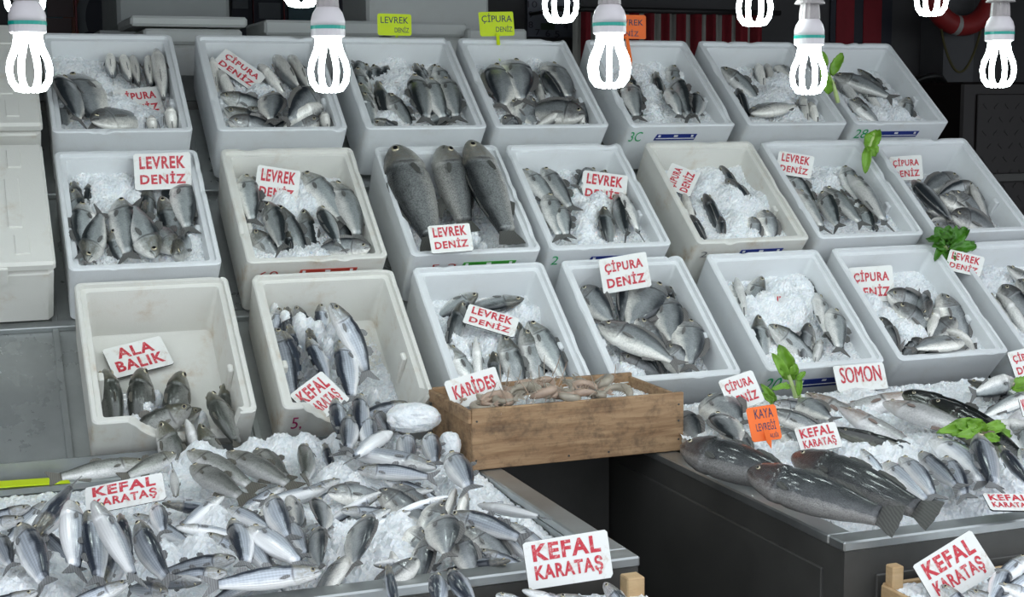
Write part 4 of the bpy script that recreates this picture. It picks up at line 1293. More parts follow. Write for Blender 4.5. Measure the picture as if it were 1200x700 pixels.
FRT = [
    ('dark', 800, 524, 946, 570, 'T50', {'z': .03, 'lx': .46, 'ln': .30, 'g': .85, 'free': 1}), ('dark', 878, 553, 1054, 612, 'T55', {'z': .05, 'lx': .50, 'ln': .3, 'g': .80, 'free': 1}), ('dark', 930, 535, 1096, 606, 'T50', {'z': .045, 'lx': .54, 'ln': .3, 'g': .78, 'free': 1}),
    ('bream', 827, 468, 874, 500, 'R30', {'z': .02}), ('bream', 842, 486, 806, 528, 'L10', {'z': .03, 'g': .95}), ('bream', 797, 484, 822, 506, 'T40', {'z': .0}), ('bream', 846, 494, 886, 516, 'T10', {'z': .02, 'g': .8}), ('bream', 902, 482, 964, 490, 'T40', {'z': .03, 'g': .7}),
    ('bream', 932, 470, 980, 494, 'T30', {'z': .02, 'g': .85}), ('bream', 906, 474, 958, 467, 'T60', {'z': .03, 'g': .6}), ('bream', 908, 500, 946, 514, 'T10', {'z': .005, 'g': .8}), ('bream', 936, 494, 970, 506, 'T0', {'z': .0, 'g': .7}),
    ('salmon', 944, 462, 1036, 486, 'T30', {'z': 0.018, 'g': 0.97}), ('salmon', 1068, 462, 1012, 464, 'T20', {'z': 0.018, 'lx': .4, 'g': 0.97}), ('salmon', 984, 478, 1102, 508, 'T10', {'z': 0.038, 'g': 0.97}), ('salmon', 1036, 472, 1156, 512, 'T15', {'z': 0.030, 'g': 0.97}), ('black', 976, 503, 1086, 512, 'T55', {'z': 0.030, 'g': 0.62}),
    ('black', 1058, 461, 1206, 482, 'T55', {'z': 0.048, 'g': 1.07}), ('black', 1090, 470, 1196, 500, 'T50', {'z': 0.063, 'g': 1.03}), ('salmon', 1212, 478, 1156, 505, 'D', {'z': 0.038, 'lx': .35, 'g': 0.97}), ('bass', 1214, 500, 1184, 495, 'D', {'z': .03}), ('bass', 1196, 496, 1214, 520, 'R60', {'z': .02}),
    ('mullet', 1056, 537, 1144, 606, 'R15', {'z': .045, 'g': 0.82, 'lx': .32}), ('mullet', 1037, 543, 1124, 606, 'R25', {'z': .03, 'lx': .32, 'g': 0.74}), ('mullet', 1106, 537, 1166, 600, 'R25', {'z': .035, 'lx': .31, 'g': 0.74}), ('mullet', 1078, 531, 1128, 576, 'R45', {'z': .04, 'g': 0.74}), ('mullet', 1092, 516, 1158, 574, 'R5', {'z': .03, 'b': .16, 'g': 0.82, 'lx': .32}),
    ('mullet', 1148, 511, 1198, 588, 'L25', {'z': .045, 'g': 0.85, 'lx': .32}), ('mullet', 1172, 524, 1212, 574, 'L50', {'z': .02, 'g': 0.74}), ('mullet', 1009, 527, 1030, 540, 'T20', {'z': .015, 'g': 0.74}), ('mullet', 1117, 516, 1148, 536, 'U', {'z': .02, 'g': 0.74}), ('mullet', 1034, 516, 1076, 528, 'T60', {'z': .01, 'g': 0.74}),
    ('mullet', 1196, 526, 1216, 550, 'R', {'z': .02, 'g': 0.74}), ('bass', 1134, 446, 1172, 452, 'B0', {'z': .02}), ('bass', 1188, 447, 1136, 464, 'D', {'z': .03}), ('bass', 1214, 459, 1156, 466, 'T0', {'z': .02}), ('mullet', 1000, 514, 1022, 520, 'T50', {'z': .0, 'g': 0.74}),
]
for s in FRT:
    place_fish(RT, s)

# ------------------------------------------------------------------ wooden crates in front of the counters
def slat_crate(label, x0, x1, y0, y1, zt, post=(0.03, 0.03), post_up=0.045):
    root = empty('slatted_crate', ((x0 + x1) / 2, (y0 + y1) / 2, zt - 0.12), label, 'crate', 'pale wooden crates in front of the counters')
    off = np.array(root.location)
    def add(nm, c, s):
        b = MB(); b.box(np.array(c) - off, s, bev=0.002); b.build(nm, M['wood_new'], root)
    for x in (x0 + post[0] / 2, x1 - post[0] / 2):
        for y in (y0 + post[1] / 2, y1 - post[1] / 2):
            add('corner_post', (x, y, zt - 0.035), (post[0], post[1], 0.07 + 2 * post_up))
    for z in (zt - 0.022, zt - 0.085):
        add('long_slat', ((x0 + x1) / 2, y0 - 0.004, z), (x1 - x0, 0.008, 0.045))
        add('long_slat', ((x0 + x1) / 2, y1 + 0.004, z), (x1 - x0, 0.008, 0.045))
        add('end_slat', (x0 - 0.004, (y0 + y1) / 2, z), (0.008, y1 - y0, 0.045))
        add('end_slat', (x1 + 0.004, (y0 + y1) / 2, z), (0.008, y1 - y0, 0.045))
    add('base_board', ((x0 + x1) / 2, (y0 + y1) / 2, zt - 0.112), (x1 - x0, y1 - y0, 0.008))
    return root


zl = CAM[2] - 0.775
slat_crate('pale wooden crate corner below the left counter beside the karataş sign', 0.50, 0.990, 1.70, 2.035, zl)
zr = CAM[2] - 0.790
slat_crate('pale wooden crate of fish below the right counter at the lower right corner', 1.425, 1.93, 1.66, 1.985, zr, (0.022, 0.022), 0.035)
M['stand'] = plain('stacked_crate_wood', (0.34, 0.22, 0.11), 0.7)
for (nm, x0, x1, y0, y1, zt) in (('trestle_stand', 0.50, 0.99, 1.70, 2.035, zl - 0.116), ('trestle_stand', 1.425, 1.93, 1.66, 1.985, zr - 0.116)):
    root = empty(nm, ((x0 + x1) / 2, (y0 + y1) / 2, 0), 'plain wooden trestle under the pale crate before the %s counter' % ('left' if x0 < 1 else 'right'), 'stand')
    off = np.array(root.location)
    b = MB(); b.box(A((x0 + x1) / 2, (y0 + y1) / 2, zt - 0.012) - off, (x1 - x0, y1 - y0, 0.022), bev=0.003); b.build('top_board', M['stand'], root)
    for x in (x0 + 0.03, x1 - 0.03):
        for y in (y0 + 0.03, y1 - 0.03):
            b = MB(); b.box(A(x, y, (zt - 0.023) / 2) - off, (0.04, 0.04, zt - 0.023), bev=0.003); b.build('leg', M['stand'], root)


def crate_clamp(x0, x1, y0, y1, zmin):
    def f(X):
        return A(min(max(X[0], x0 + 0.045), x1 - 0.045), min(max(X[1], y0 + 0.035), y1 - 0.06), max(X[2], zmin))
    return f


CL = Bed(A(0, 1.90, zl + 0.030), A(0, -.05, 1), crate_clamp(.50, .99, 1.70, 2.035, zl - .0), 0.012, 'lower left crate', 1)
CR = Bed(A(0, 1.83, zr + 0.0), A(0, -.12, 1), crate_clamp(1.425, 1.93, 1.66, 1.985, zr - .05), 0.012, 'lower right crate', 1)
for s in [('mullet', 500, 664, 514, 712, 'L50', {'z': .05, 'g': 1.05}), ('mullet', 524, 666, 558, 712, 'L50', {'z': .055, 'g': 1.1}), ('mullet', 552, 688, 600, 706, 'T60', {'z': .0}), ('mullet', 566, 684, 645, 704, 'T30', {'z': .01, 'g': .9}), ('mullet', 612, 692, 680, 700, 'T-10', {'z': .015, 'g': .85}),
          ('mullet', 650, 700, 706, 704, 'T40', {'z': .005}), ('mullet', 708, 684, 744, 712, 'R50', {'z': .01, 'g': .85})]:
    place_fish(CL, s)
for s in [('mullet', 1204, 652, 1160, 676, 'T10', {'z': .035}), ('mullet', 1178, 668, 1136, 712, 'R10', {'z': .02}), ('mullet', 1168, 686, 1236, 694, 'T20', {'z': .03}), ('mullet', 1126, 694, 1186, 708, 'T40', {'z': .02}), ('mullet', 1222, 668, 1182, 682, 'T10', {'z': .04}),
          ('mullet', 1078, 690, 1100, 712, 'T40', {'z': .0})]:
    place_fish(CR, s)

# fish labels: position among its neighbours in the same box or counter band
by = {}
for r in FISH:
    by.setdefault(r['bed'].name, []).append(r)
for nm, lst in by.items():
    nz = lst[0]['bed'].zones or 1
    lst.sort(key=lambda r: r['y'])
    zn = {1: [''], 2: ['back half of ', 'front half of '], 4: ['rear strip of ', 'upper middle of ', 'lower middle of ', 'front strip of '], 5: ['rear strip of ', 'upper middle of ', 'middle of ', 'lower middle of ', 'front strip of ']}[nz]
    per = math.ceil(len(lst) / nz)
    for zi in range(nz):
        grp = sorted(lst[zi * per:(zi + 1) * per], key=lambda r: r['x'])
        for i, r in enumerate(grp):
            where = 'leftmost fish' if i == 0 else ('rightmost fish' if i == len(grp) - 1 else f'{ORD[i]} fish from left')
            tag(r['o'], f"{r['turn']} {r['say']}, {where} in {zn[zi]}{nm}", 'fish', f"{r['say']} in the {nm}")

# ------------------------------------------------------------------ crushed ice
def ice_grid(name, o, eu, ev, en, nu, nv, lu, lv, hfun, seed, mat, label, grain=0.0016):
    """height field of crushed ice in the frame (o, eu, ev, en)"""
    r = np.random.default_rng(seed)
    us = np.linspace(0, lu, nu)
    vs = np.linspace(0, lv, nv)
    Hh = np.zeros((nv, nu))
    for j, v in enumerate(vs):
        for i, u in enumerate(us):
            n1 = noise.noise(Vector((u * 22 + seed, v * 22, seed * 1.7)))
            n2 = noise.noise(Vector((u * 75, v * 75 + seed, 3.1)))
            Hh[j, i] = n1 * 0.005 + n2 * 0.003
    UU, VV = np.meshgrid(us, vs)
    Hh += hfun(UU, VV)
    Hh += r.normal(0, grain, Hh.shape)
    ju = r.uniform(-.35, .35, Hh.shape) * lu / nu
    jv = r.uniform(-.35, .35, Hh.shape) * lv / nv
    ju[:, 0] = ju[:, -1] = 0
    jv[0] = jv[-1] = 0
    P = o + (UU + ju)[..., None] * eu + (VV + jv)[..., None] * ev + Hh[..., None] * en
    V = P.reshape(-1, 3)
    Fc = [(j * nu + i, j * nu + i + 1, (j + 1) * nu + i + 1, (j + 1) * nu + i) for j in range(nv - 1) for i in range(nu - 1)]
    ob = mk(name, V, Fc, mat)
    rebase(ob, V.mean(0))
    return tag(ob, label, 'ice', None, 'stuff')


ICE = {  # (px, py, radius px, height m)
    (1, 1): [(80, 72, 26, .022), (112, 92, 22, .022), (140, 122, 22, .026), (165, 132, 16, .024), (115, 72, 12, .01), (120, 118, 14, .02), (195, 140, 8, .01)],
    (1, 2): [(306, 104, 13, .02), (322, 98, 10, .015), (344, 128, 10, .012), (336, 112, 8, .012)],
    (1, 3): [(462, 70, 20, .026), (474, 90, 24, .028), (458, 100, 16, .022), (478, 112, 16, .022), (456, 136, 13, .016), (502, 140, 12, .016), (512, 78, 8, .012)],
    (1, 4): [(626, 72, 13, .022), (566, 84, 14, .014), (606, 118, 8, .006)],
    (1, 5): [(752, 82, 18, .022), (765, 72, 14, .018), (762, 104, 18, .024), (762, 124, 18, .024), (765, 140, 14, .02), (800, 86, 10, .012)],
    (1, 6): [(916, 92, 18, .03), (912, 110, 22, .032), (926, 124, 16, .028), (890, 140, 12, .01), (880, 120, 14, .012), (935, 142, 10, .012)],
    (1, 7): [(1042, 118, 18, .022), (1055, 130, 15, .022), (1030, 130, 14, .018), (1025, 110, 12, .012)],
    (2, 1): [(98, 206, 16, .026), (118, 214, 20, .03), (142, 212, 20, .03), (158, 228, 14, .024), (128, 240, 14, .018), (98, 252, 8, .012), (228, 274, 12, .02), (202, 302, 9, .012), (190, 216, 12, .016)],
    (2, 2): [(332, 232, 15, .03), (350, 218, 18, .03), (362, 236, 18, .028), (372, 268, 10, .014), (352, 300, 14, .02), (376, 298, 12, .018), (392, 220, 8, .012)],
    (2, 3): [(545, 252, 10, .016), (556, 276, 12, .02), (566, 288, 10, .02), (535, 262, 8, .012)],
    (2, 4): [(664, 204, 10, .018), (676, 222, 12, .02), (704, 232, 14, .03), (690, 244, 14, .024), (684, 262, 16, .026), (684, 282, 14, .022), (722, 214, 12, .022), (732, 204, 10, .016)],
    (2, 5): [(838, 204, 16, .02), (860, 226, 20, .026), (826, 212, 10, .014), (880, 236, 20, .024), (905, 210, 22, .02), (870, 256, 16, .024), (822, 244, 14, .014), (900, 230, 16, .02), (882, 270, 10, .014), (852, 276, 12, .012), (870, 196, 14, .014)],
    (2, 6): [(958, 212, 12, .018), (974, 206, 12, .018), (1005, 242, 10, .014), (1014, 234, 12, .014), (1000, 258, 9, .012)],
    (2, 7): [(1062, 222, 9, .022), (1068, 214, 8, .012)],
    (3, 1): [(146, 470, 16, .034), (168, 478, 18, .038), (184, 462, 10, .024), (160, 492, 14, .034), (206, 468, 8, .02), (238, 486, 8, .02)],
    (3, 2): [(334, 372, 12, .046), (352, 376, 14, .05), (372, 386, 14, .05), (392, 384, 12, .046), (386, 404, 12, .044), (380, 424, 10, .04), (362, 380, 10, .046), (350, 410, 8, .036), (322, 362, 8, .04), (420, 476, 10, .03), (440, 462, 8, .03)],
    (3, 3): [(614, 362, 12, .026), (628, 364, 10, .024), (576, 398, 10, .018), (540, 404, 12, .016), (530, 394, 8, .014), (652, 444, 10, .016), (550, 420, 8, .01)],
    (3, 4): [(732, 430, 10, .018), (742, 434, 12, .02), (722, 418, 8, .012), (750, 436, 10, .018)],
    (3, 5): [(918, 336, 18, .03), (940, 330, 16, .03), (900, 350, 14, .03), (930, 352, 18, .036), (950, 352, 14, .03), (958, 330, 10, .022), (932, 370, 12, .024), (884, 366, 8, .018), (946, 346, 12, .03), (880, 352, 10, .02)],
    (3, 6): [(1024, 352, 12, .024), (1044, 368, 14, .024), (1060, 382, 16, .024), (1078, 388, 12, .02), (1064, 398, 12, .018), (1036, 380, 10, .016)],
    (3, 7): [(1150, 324, 14, .03), (1164, 318, 12, .03), (1172, 326, 10, .022)],
}
for k in XS:
    bd = box_bed(k)
    df, db = BEDP.get(k, (.034, .074))
    bumps = []
    for (px, py, rp, hh) in ICE[k]:
        X = on_plane(px, py, bd.p + bd.n * hh * 0.6, bd.n) - box_origin(k)
        rm = rp * 3.55 / FOC
        bumps.append((X @ EX, X @ EV, rm, rm * 1.35, hh))
    sunk = {(3, 1): .05, (3, 2): .045, (2, 7): .02, (3, 4): .02, (2, 3): .045}.get(k, 0.004)
    def hf(UU, VV, bumps=bumps, df=df, db=db, sunk=sunk):
        u, v = UU + WT - 0.003, VV + WT - 0.003
        base = -(df + (db - df) * (v - WT) / (BL - 2 * WT)) - sunk
        acc = np.zeros_like(u)
        for (bu, bv, ru, rv, hh) in bumps:
            q = np.exp(-(((u - bu) / ru) ** 2 + ((v - bv) / rv) ** 2) ** 1.3)
            acc = np.maximum(acc, q * (hh + sunk))
        return np.minimum(base + acc, -0.004 - 0.006 * (v < 0.03))
    seed = k[0] * 10 + k[1]
    ob = ice_grid('crushed_ice', W3(k, WT - 0.003, WT - 0.003, 0), EX, EV, EN, 84, 104, BW - 2 * WT + 0.006, BL - 2 * WT + 0.006, hf, seed, M['ice'], 'crushed ice around the fish in the ' + box_name(k))

LTI = [(30, 582, 26, .03), (8, 588, 22, .03), (86, 580, 14, .04), (60, 645, 18, .03), (20, 690, 30, .05), (48, 672, 18, .045), (66, 690, 16, .045), (190, 638, 15, .06), (196, 652, 10, .05), (252, 600, 18, .05), (290, 596, 14, .04), (236, 634, 18, .05), (300, 604, 20, .05), (410, 632, 26, .06),
       (432, 622, 26, .06), (456, 628, 20, .06), (478, 616, 16, .05), (395, 616, 16, .05), (386, 650, 14, .05), (400, 668, 12, .03), (446, 648, 14, .04), (468, 604, 14, .05), (520, 620, 14, .03), (330, 512, 16, .05), (362, 512, 14, .05), (396, 512, 12, .05), (400, 548, 16, .06), (416, 558, 14, .055),
       (384, 552, 10, .05), (180, 540, 14, .055), (196, 530, 12, .055), (165, 556, 14, .05), (150, 560, 10, .05), (262, 540, 10, .05), (270, 534, 10, .05), (535, 556, 10, .04), (540, 572, 12, .03), (528, 526, 8, .04), (300, 516, 14, .04), (466, 512, 12, .06), (472, 530, 12, .06), (602, 588, 9, .02), (618, 596, 8, .02),
       (140, 648, 8, .03), (350, 600, 14, .02), (260, 560, 10, .02), (232, 520, 14, .05), (575, 578, 10, .0)]
RTI = [(990, 520, 18, .04), (1012, 524, 18, .045), (1040, 520, 18, .04), (1070, 528, 18, .045), (1026, 540, 14, .04), (1000, 545, 12, .03), (1090, 530, 12, .04), (1060, 515, 12, .03), (976, 480, 14, .03), (965, 488, 10, .03), (1010, 476, 12, .02), (940, 520, 14, .03), (1164, 556, 14, .035), (1178, 540, 10, .035), (1176, 518, 12, .035),
       (1190, 512, 12, .03), (1100, 508, 12, .03), (840, 508, 10, .03), (852, 470, 8, .03), (1000, 566, 8, .04), (1012, 578, 8, .04), (868, 562, 6, .01), (880, 510, 12, .02), (1020, 460, 12, .02), (812, 478, 6, .02), (1110, 560, 10, .02)]


def tray_ice(side, bed, bumps_px, sunk, label, seed):
    c = CT[side]
    x0, x1, y0, y1 = c['x0'] + 0.05, c['x1'] - 0.05, c['y0'] + 0.05, c['y1'] - 0.05
    if side == 'left':
        x0 = -0.25
    bumps = []
    for (px, py, rp, hh) in bumps_px:
        X = on_plane(px, py, bed.p + bed.n * hh * 0.4, bed.n)
        rm = rp * (np.linalg.norm(X - CAM)) / FOC
        bumps.append((X[0], X[1], rm, rm * 2.2, hh))
    sl = bed.n[1] / bed.n[2]
    def hf(UU, VV):
        x, y = UU + x0, VV + y0
        base = bed.p[2] - sl * (y - bed.p[1]) - sunk
        edge = np.clip(np.minimum.reduce([(x1 - x) / 0.10, (y - y0) / 0.05, np.ones_like(x)]), 0, 1)
        base = base - 0.022 * (1 - edge)
        if side == 'left':
            base = base - 0.05 * np.clip((.45 - x) / .2, 0, 1) * np.clip((y - 2.6) / .2, 0, 1)
        acc = np.zeros_like(x)
        for (bx, by_, rx, ry, hh) in bumps:
            acc = np.maximum(acc, np.exp(-(((x - bx) / (1.35 * rx)) ** 2 + ((y - by_) / (1.25 * ry)) ** 2)) * (hh * 0.62 + sunk * 0.5))
        return base + acc
    return ice_grid('crushed_ice', A(x0, y0, 0), A(1, 0, 0), A(0, 1, 0), A(0, 0, 1), int((x1 - x0) / 0.0052), int((y1 - y0) / 0.0056), x1 - x0, y1 - y0, hf, seed, M['ice'], label, 0.0021)


tray_ice('left', LT, LTI, 0.012, 'loose crushed ice under the mullet heap on the left counter', 91)
tray_ice('right', RT, RTI, 0.010, 'loose crushed ice under the large fish on the right counter', 92)
for (bx, lab, sd) in (((.505, .985, 1.705, 2.03, zl + .016), 'crushed ice in the pale crate below the left counter', 93), ((1.43, 1.925, 1.665, 1.98, zr - .004), 'crushed ice in the pale crate below the right counter', 94)):
    x0, x1, y0, y1, z = bx
    ice_grid('crushed_ice', A(x0, y0, z), A(1, 0, 0), A(0, 1, 0), A(0, 0, 1), 80, 56, x1 - x0, y1 - y0, lambda a, b: 0 * a, sd, M['ice'], lab, 0.002)


def ice_block(px, py, y, size, label, seed):
    c = on_y(px, py, y)
    nu, nv = 34, 20
    V, Fc = [], []
    for j in range(nv + 1):
        th = math.pi * j / nv
        for i in range(nu):
            ph = 2 * math.pi * i / nu
            d = A(math.sin(th) * math.cos(ph), math.sin(th) * math.sin(ph), math.cos(th))
            q = np.sign(d) * np.abs(d) ** 0.82
            r = 1 + 0.12 * noise.noise(Vector(tuple(d * 2.2 + seed))) + 0.05 * noise.noise(Vector(tuple(d * 9 + seed)))
            V.append(c + q * np.asarray(size) * r)
    for j in range(nv):
        for i in range(nu):
            Fc.append((j * nu + i, j * nu + (i + 1) % nu, (j + 1) * nu + (i + 1) % nu, (j + 1) * nu + i))
    o = mk('ice_block', V, Fc, M['ice'], smooth=False)
    rebase(o, c)
    tag(o, label, 'ice block')


ice_block(484, 490, 2.82, (0.056, 0.04, 0.029), 'rounded block of packed ice leaning on the wooden shrimp crate', 3)
ice_block(527, 522, 2.74, (0.022, 0.02, 0.027), 'small upright ice lump below the packed block beside the shrimp crate', 8)

# ------------------------------------------------------------------ shrimp crate
cx0, cx1, cy0, cy1, cz0, cz1 = 0.950, 1.424, 2.705, 2.966, RIM_Z + 0.002, RIM_Z + 0.127
crate = empty('shrimp_crate', ((cx0 + cx1) / 2, (cy0 + cy1) / 2, cz0), 'weathered brown wooden crate of shrimp bridging the two counters', 'crate')
off = np.array(crate.location)


def cbox(nm, c, s, mat=M['wood'], bev=0.0015):
    b = MB(); b.box(A(*c) - off, s, bev=bev); return b.build(nm, mat, crate)


t = 0.010
cm, ym, zm, ch = (cx0 + cx1) / 2, (cy0 + cy1) / 2, (cz0 + cz1) / 2, cz1 - cz0
fb = cbox('front_board', (cm, cy0 + t / 2, zm), (cx1 - cx0, t, ch))
cbox('back_board', (cm, cy1 - t / 2, zm), (cx1 - cx0, t, ch))
cbox('end_board', (cx0 + t / 2, ym, zm - 0.004), (t, cy1 - cy0 - 2 * t - 0.001, ch - 0.008))
cbox('end_board', (cx1 - t / 2, ym, zm - 0.004), (t, cy1 - cy0 - 2 * t - 0.001, ch - 0.008))
cbox('end_cleat', (cx0 - 0.004, ym, cz1 - 0.017), (0.008, cy1 - cy0 - 0.004, 0.026))
cbox('base_board', (cm, ym, cz0 + 0.005), (cx1 - cx0 - 2 * t - 0.001, cy1 - cy0 - 2 * t - 0.001, 0.010))
for (x, z) in ((cx0 + .008, .02), (cx0 + .01, .1), (cx1 - .012, .025), (cx1 - .012, .065), (cx1 - .012, .1), (cx0 + .21, .012), (cx0 + .30, .012)):
    b = MB(); b.tube([A(x, cy0 - 0.0012, cz0 + z) - off, A(x, cy0 + 0.006, cz0 + z) - off], 0.0022, 8)
    b.build('nail', M['steel_dark'], crate)


def shrimp(c, ang, size, pitch, mat, label):
    """curled body, head shield, tail fan, feelers and legs"""
    e1 = A(math.cos(ang), math.sin(ang), 0)
    e2 = A(-math.sin(ang), math.cos(ang), 0)
    e2 = nrm(e2 * math.cos(pitch) + A(0, 0, 1) * math.sin(pitch))
    R_ = size * 0.34
    pts, rad = [], []
    for i in range(19):
        s = i / 18
        a = math.radians(215) * s - 0.5
        rr = R_ * (1 - 0.12 * s)
        pts.append(A(*(c + e1 * rr * math.cos(a) + e2 * rr * math.sin(a))))
        r = size * np.interp(s, [0, .08, .25, .34, .45, .8, 1], [.02, .085, .115, .105, .115, .065, .03])
        if s > .34:
            r *= 1.0 + (0.06 if i % 2 else -0.05)
        rad.append(r)
    b = MB(); b.tube(pts, rad, 10)
    root = b.build('shrimp', mat, smooth=True)
    rebase(root, c)
    e3 = np.cross(e1, e2)
    tp, td = pts[-1], nrm(pts[-1] - pts[-2])
    b = MB()
    sd = np.cross(td, e3)
    for k in (-1, 0, 1):
        dd = nrm(td + e3 * 0.55 * k)
        b.prism([tp - c, tp + dd * size * .12 + e3 * size * .03 - c, tp + dd * size * .2 - c, tp + dd * size * .12 - e3 * size * .03 - c], sd * 0.001)
    b.build('tail_fan', mat, root)
    hp, hd = pts[0], nrm(pts[0] - pts[1])
    for k in (-1, 1):
        b = MB()
        b.tube([hp - c + hd * (size * .30 * q) + e3 * k * size * (.05 + .3 * q * q) + A(0, 0, 1) * size * .20 * math.sin(q * 1.8) for q in np.linspace(0, 1, 6)], [0.0009] * 5 + [0.0004], 5)
        b.build('feeler', mat, root)
    for q in range(3, 9):
        p = pts[q]
        inw = nrm(c - p)
        b = MB()
        b.tube([p + inw * rad[q] * .6 - c, p + inw * (rad[q] + size * .09) + e3 * size * .06 * (1 if q % 2 else -1) - c], [0.0014, 0.0006], 5)
        b.build('leg', mat, root)
    return root


SHR = [(552, 470, 0), (568, 462, 1), (583, 473, 0), (578, 458, 1), (595, 466, 1), (603, 455, 0), (612, 474, 1), (618, 450, 0), (630, 462, 1), (641, 448, 0), (650, 468, 0), (655, 452, 1), (664, 458, 0), (672, 446, 1), (676, 468, 1), (686, 455, 0), (695, 464, 1), (700, 450, 1), (710, 460, 0), (722, 462, 1), (640, 473, 1),
       (700, 470, 0), (596, 478, 0), (620, 470, 1), (562, 478, 1), (662, 474, 0)]
rs = random.Random(4)
SH = []
for (px, py, g) in SHR:
    zt = cz1 - 0.008 + 0.026 * (1 - abs(px - 640) / 110)
    c = on_z(px, py, zt)
    c[1] = min(max(c[1], cy0 + 0.035), cy1 - 0.04)
    c[0] = min(max(c[0], cx0 + 0.04), cx1 - 0.04)
    SH.append((c, g))
SH.sort(key=lambda q: q[0][1])
for half in (0, 1):
    grp = sorted(SH[half * 13:(half + 1) * 13], key=lambda q: q[0][0])
    for i, (c, g) in enumerate(grp):
        col = 'grey' if g else 'pinkish brown'
        where = 'leftmost' if i == 0 else 'rightmost' if i == len(grp) - 1 else ORD[i] + ' from left'
        o = shrimp(c, rs.uniform(0, 6.28), rs.uniform(.072, .095), rs.uniform(-.5, .5), M['shrimp_grey' if g else 'shrimp'], '')
        tag(o, f"{col} raw shrimp, {where} in the {'back' if half else 'front'} half of the wooden crate", 'shrimp', 'raw shrimp in the wooden crate')
ice_grid('crushed_ice', A(cx0 + t, cy0 + t, cz1 - 0.034), A(1, 0, 0), A(0, 1, 0), A(0, 0, 1), 90, 52, cx1 - cx0 - 2 * t, cy1 - cy0 - 2 * t,
         lambda a, b: 0.026 * np.exp(-((a - 0.20) / 0.05) ** 2 - ((b - 0.07) / 0.06) ** 2) + 0.014 * np.exp(-((a - 0.40) / 0.04) ** 2), 95, M['ice'], 'crushed ice among the shrimp in the brown wooden crate', 0.002)

# ------------------------------------------------------------------ signs
TOCAM = lambda p: nrm(CAM - p)


def bsign(k, quad, lines, label, lift=0.02, lean=0.5, **kw):
    """a plate stuck into the ice of box k; lean 0 = lies on the bed, 1 = faces the viewer"""
    bd = box_bed(k)
    cx, cy = sum(q[0] for q in quad) / 4, sum(q[1] for q in quad) / 4
    for _ in range(14):                                            # keep the plate in front of the back wall
        p = on_plane(cx, cy, bd.p + bd.n * lift, bd.n)
        n = nrm(bd.n * (1 - lean) + TOCAM(p) * lean)
        q = [on_plane(x, y, p, n) - box_origin(k) for x, y in quad]
        if max(a @ EV for a in q) < BL - WT - 0.004:
            break
        lift += 0.006
    return make_sign(quad, p, n, lines, label, **kw)


LD, CD, KK = ['LEVREK', 'DENİZ'], ['ÇİPURA', 'DENİZ'], ['KEFAL', 'KARATAŞ']
bsign((1, 1), [(133, 106), (187, 101), (192, 134), (138, 140)], ['ÇİPURA', 'DENİZ'], 'white sign almost buried in ice with only RA showing, top row', .006, .35)
bsign((1, 2), [(265, 57), (313, 90), (296, 108), (248, 74)], CD, 'slanted white sign reading çipura deniz in the second top-row box', .026)
bsign((2, 1), [(155, 181), (222, 179), (226, 221), (159, 223)], LD, 'white sign reading levrek deniz in the first middle-row box', .03, .75)
bsign((2, 2), [(297, 192), (352, 202), (348, 240), (303, 236)], LD, 'white levrek deniz sign partly iced over in the brown-stained box', .03, .6)
bsign((2, 3), [(498, 266), (547, 262), (558, 293), (509, 298)], LD, 'white levrek deniz sign in front of the three large sea bass', .085, .5)
bsign((2, 4), [(679, 198), (733, 208), (735, 240), (684, 236)], LD, 'white levrek sign half iced over right of the three large sea bass', .026, .6)
bsign((2, 5), [(774, 221), (786, 193), (822, 202), (809, 229)], CD, 'white çipura deniz sign turned on its side in an icy box', .03, .4)
bsign((2, 6), [(908, 176), (950, 184), (954, 210), (914, 204)], LD, 'white levrek sign against the left wall of the sixth middle-row box', .02, .7)
bsign((2, 7), [(1040, 184), (1078, 182), (1084, 210), (1046, 213)], CD, 'white çipura sign in the box at the right end of middle row', .02, .7)
bsign((3, 1), [(117, 412), (187, 394), (205, 427), (137, 443)], ['ALA', 'BALIK'], 'rust-stained white sign reading ala balık on the empty box floor', .004, .1)
bsign((3, 2), [(338, 464), (375, 436), (412, 467), (374, 497)], KK, 'white kefal karataş sign tilted in the broken mullet box', .045, .4)
bsign((3, 3), [(550, 356), (609, 374), (601, 396), (541, 379)], LD, 'white levrek deniz sign tilted above fish behind the shrimp crate', .045, .35)
bsign((3, 4), [(697, 304), (757, 296), (763, 334), (712, 346)], CD, 'large white çipura deniz sign standing at the back of the bream box', .03, .95)
bsign((3, 5), [(890, 346), (934, 345), (942, 376), (898, 377)], LD, 'white sign nearly buried in ice in the fifth bottom-row box', .006, .35)
bsign((3, 6), [(992, 314), (1046, 312), (1049, 352), (1000, 356)], CD, 'white çipura deniz sign against the left wall of the sixth bottom-row box', .012, .7)
bsign((3, 7), [(1110, 292), (1152, 302), (1150, 326), (1110, 316)], LD, 'white levrek sign behind green leaves in the last bottom-row box', .02, .7)


def tsign(p, n, quad, lines, label, **kw):
    return make_sign(quad, p, nrm(n), lines, label, **kw)


def lp(bed, px, py, lift):
    return on_plane(px, py, bed.p + bed.n * lift, bed.n)


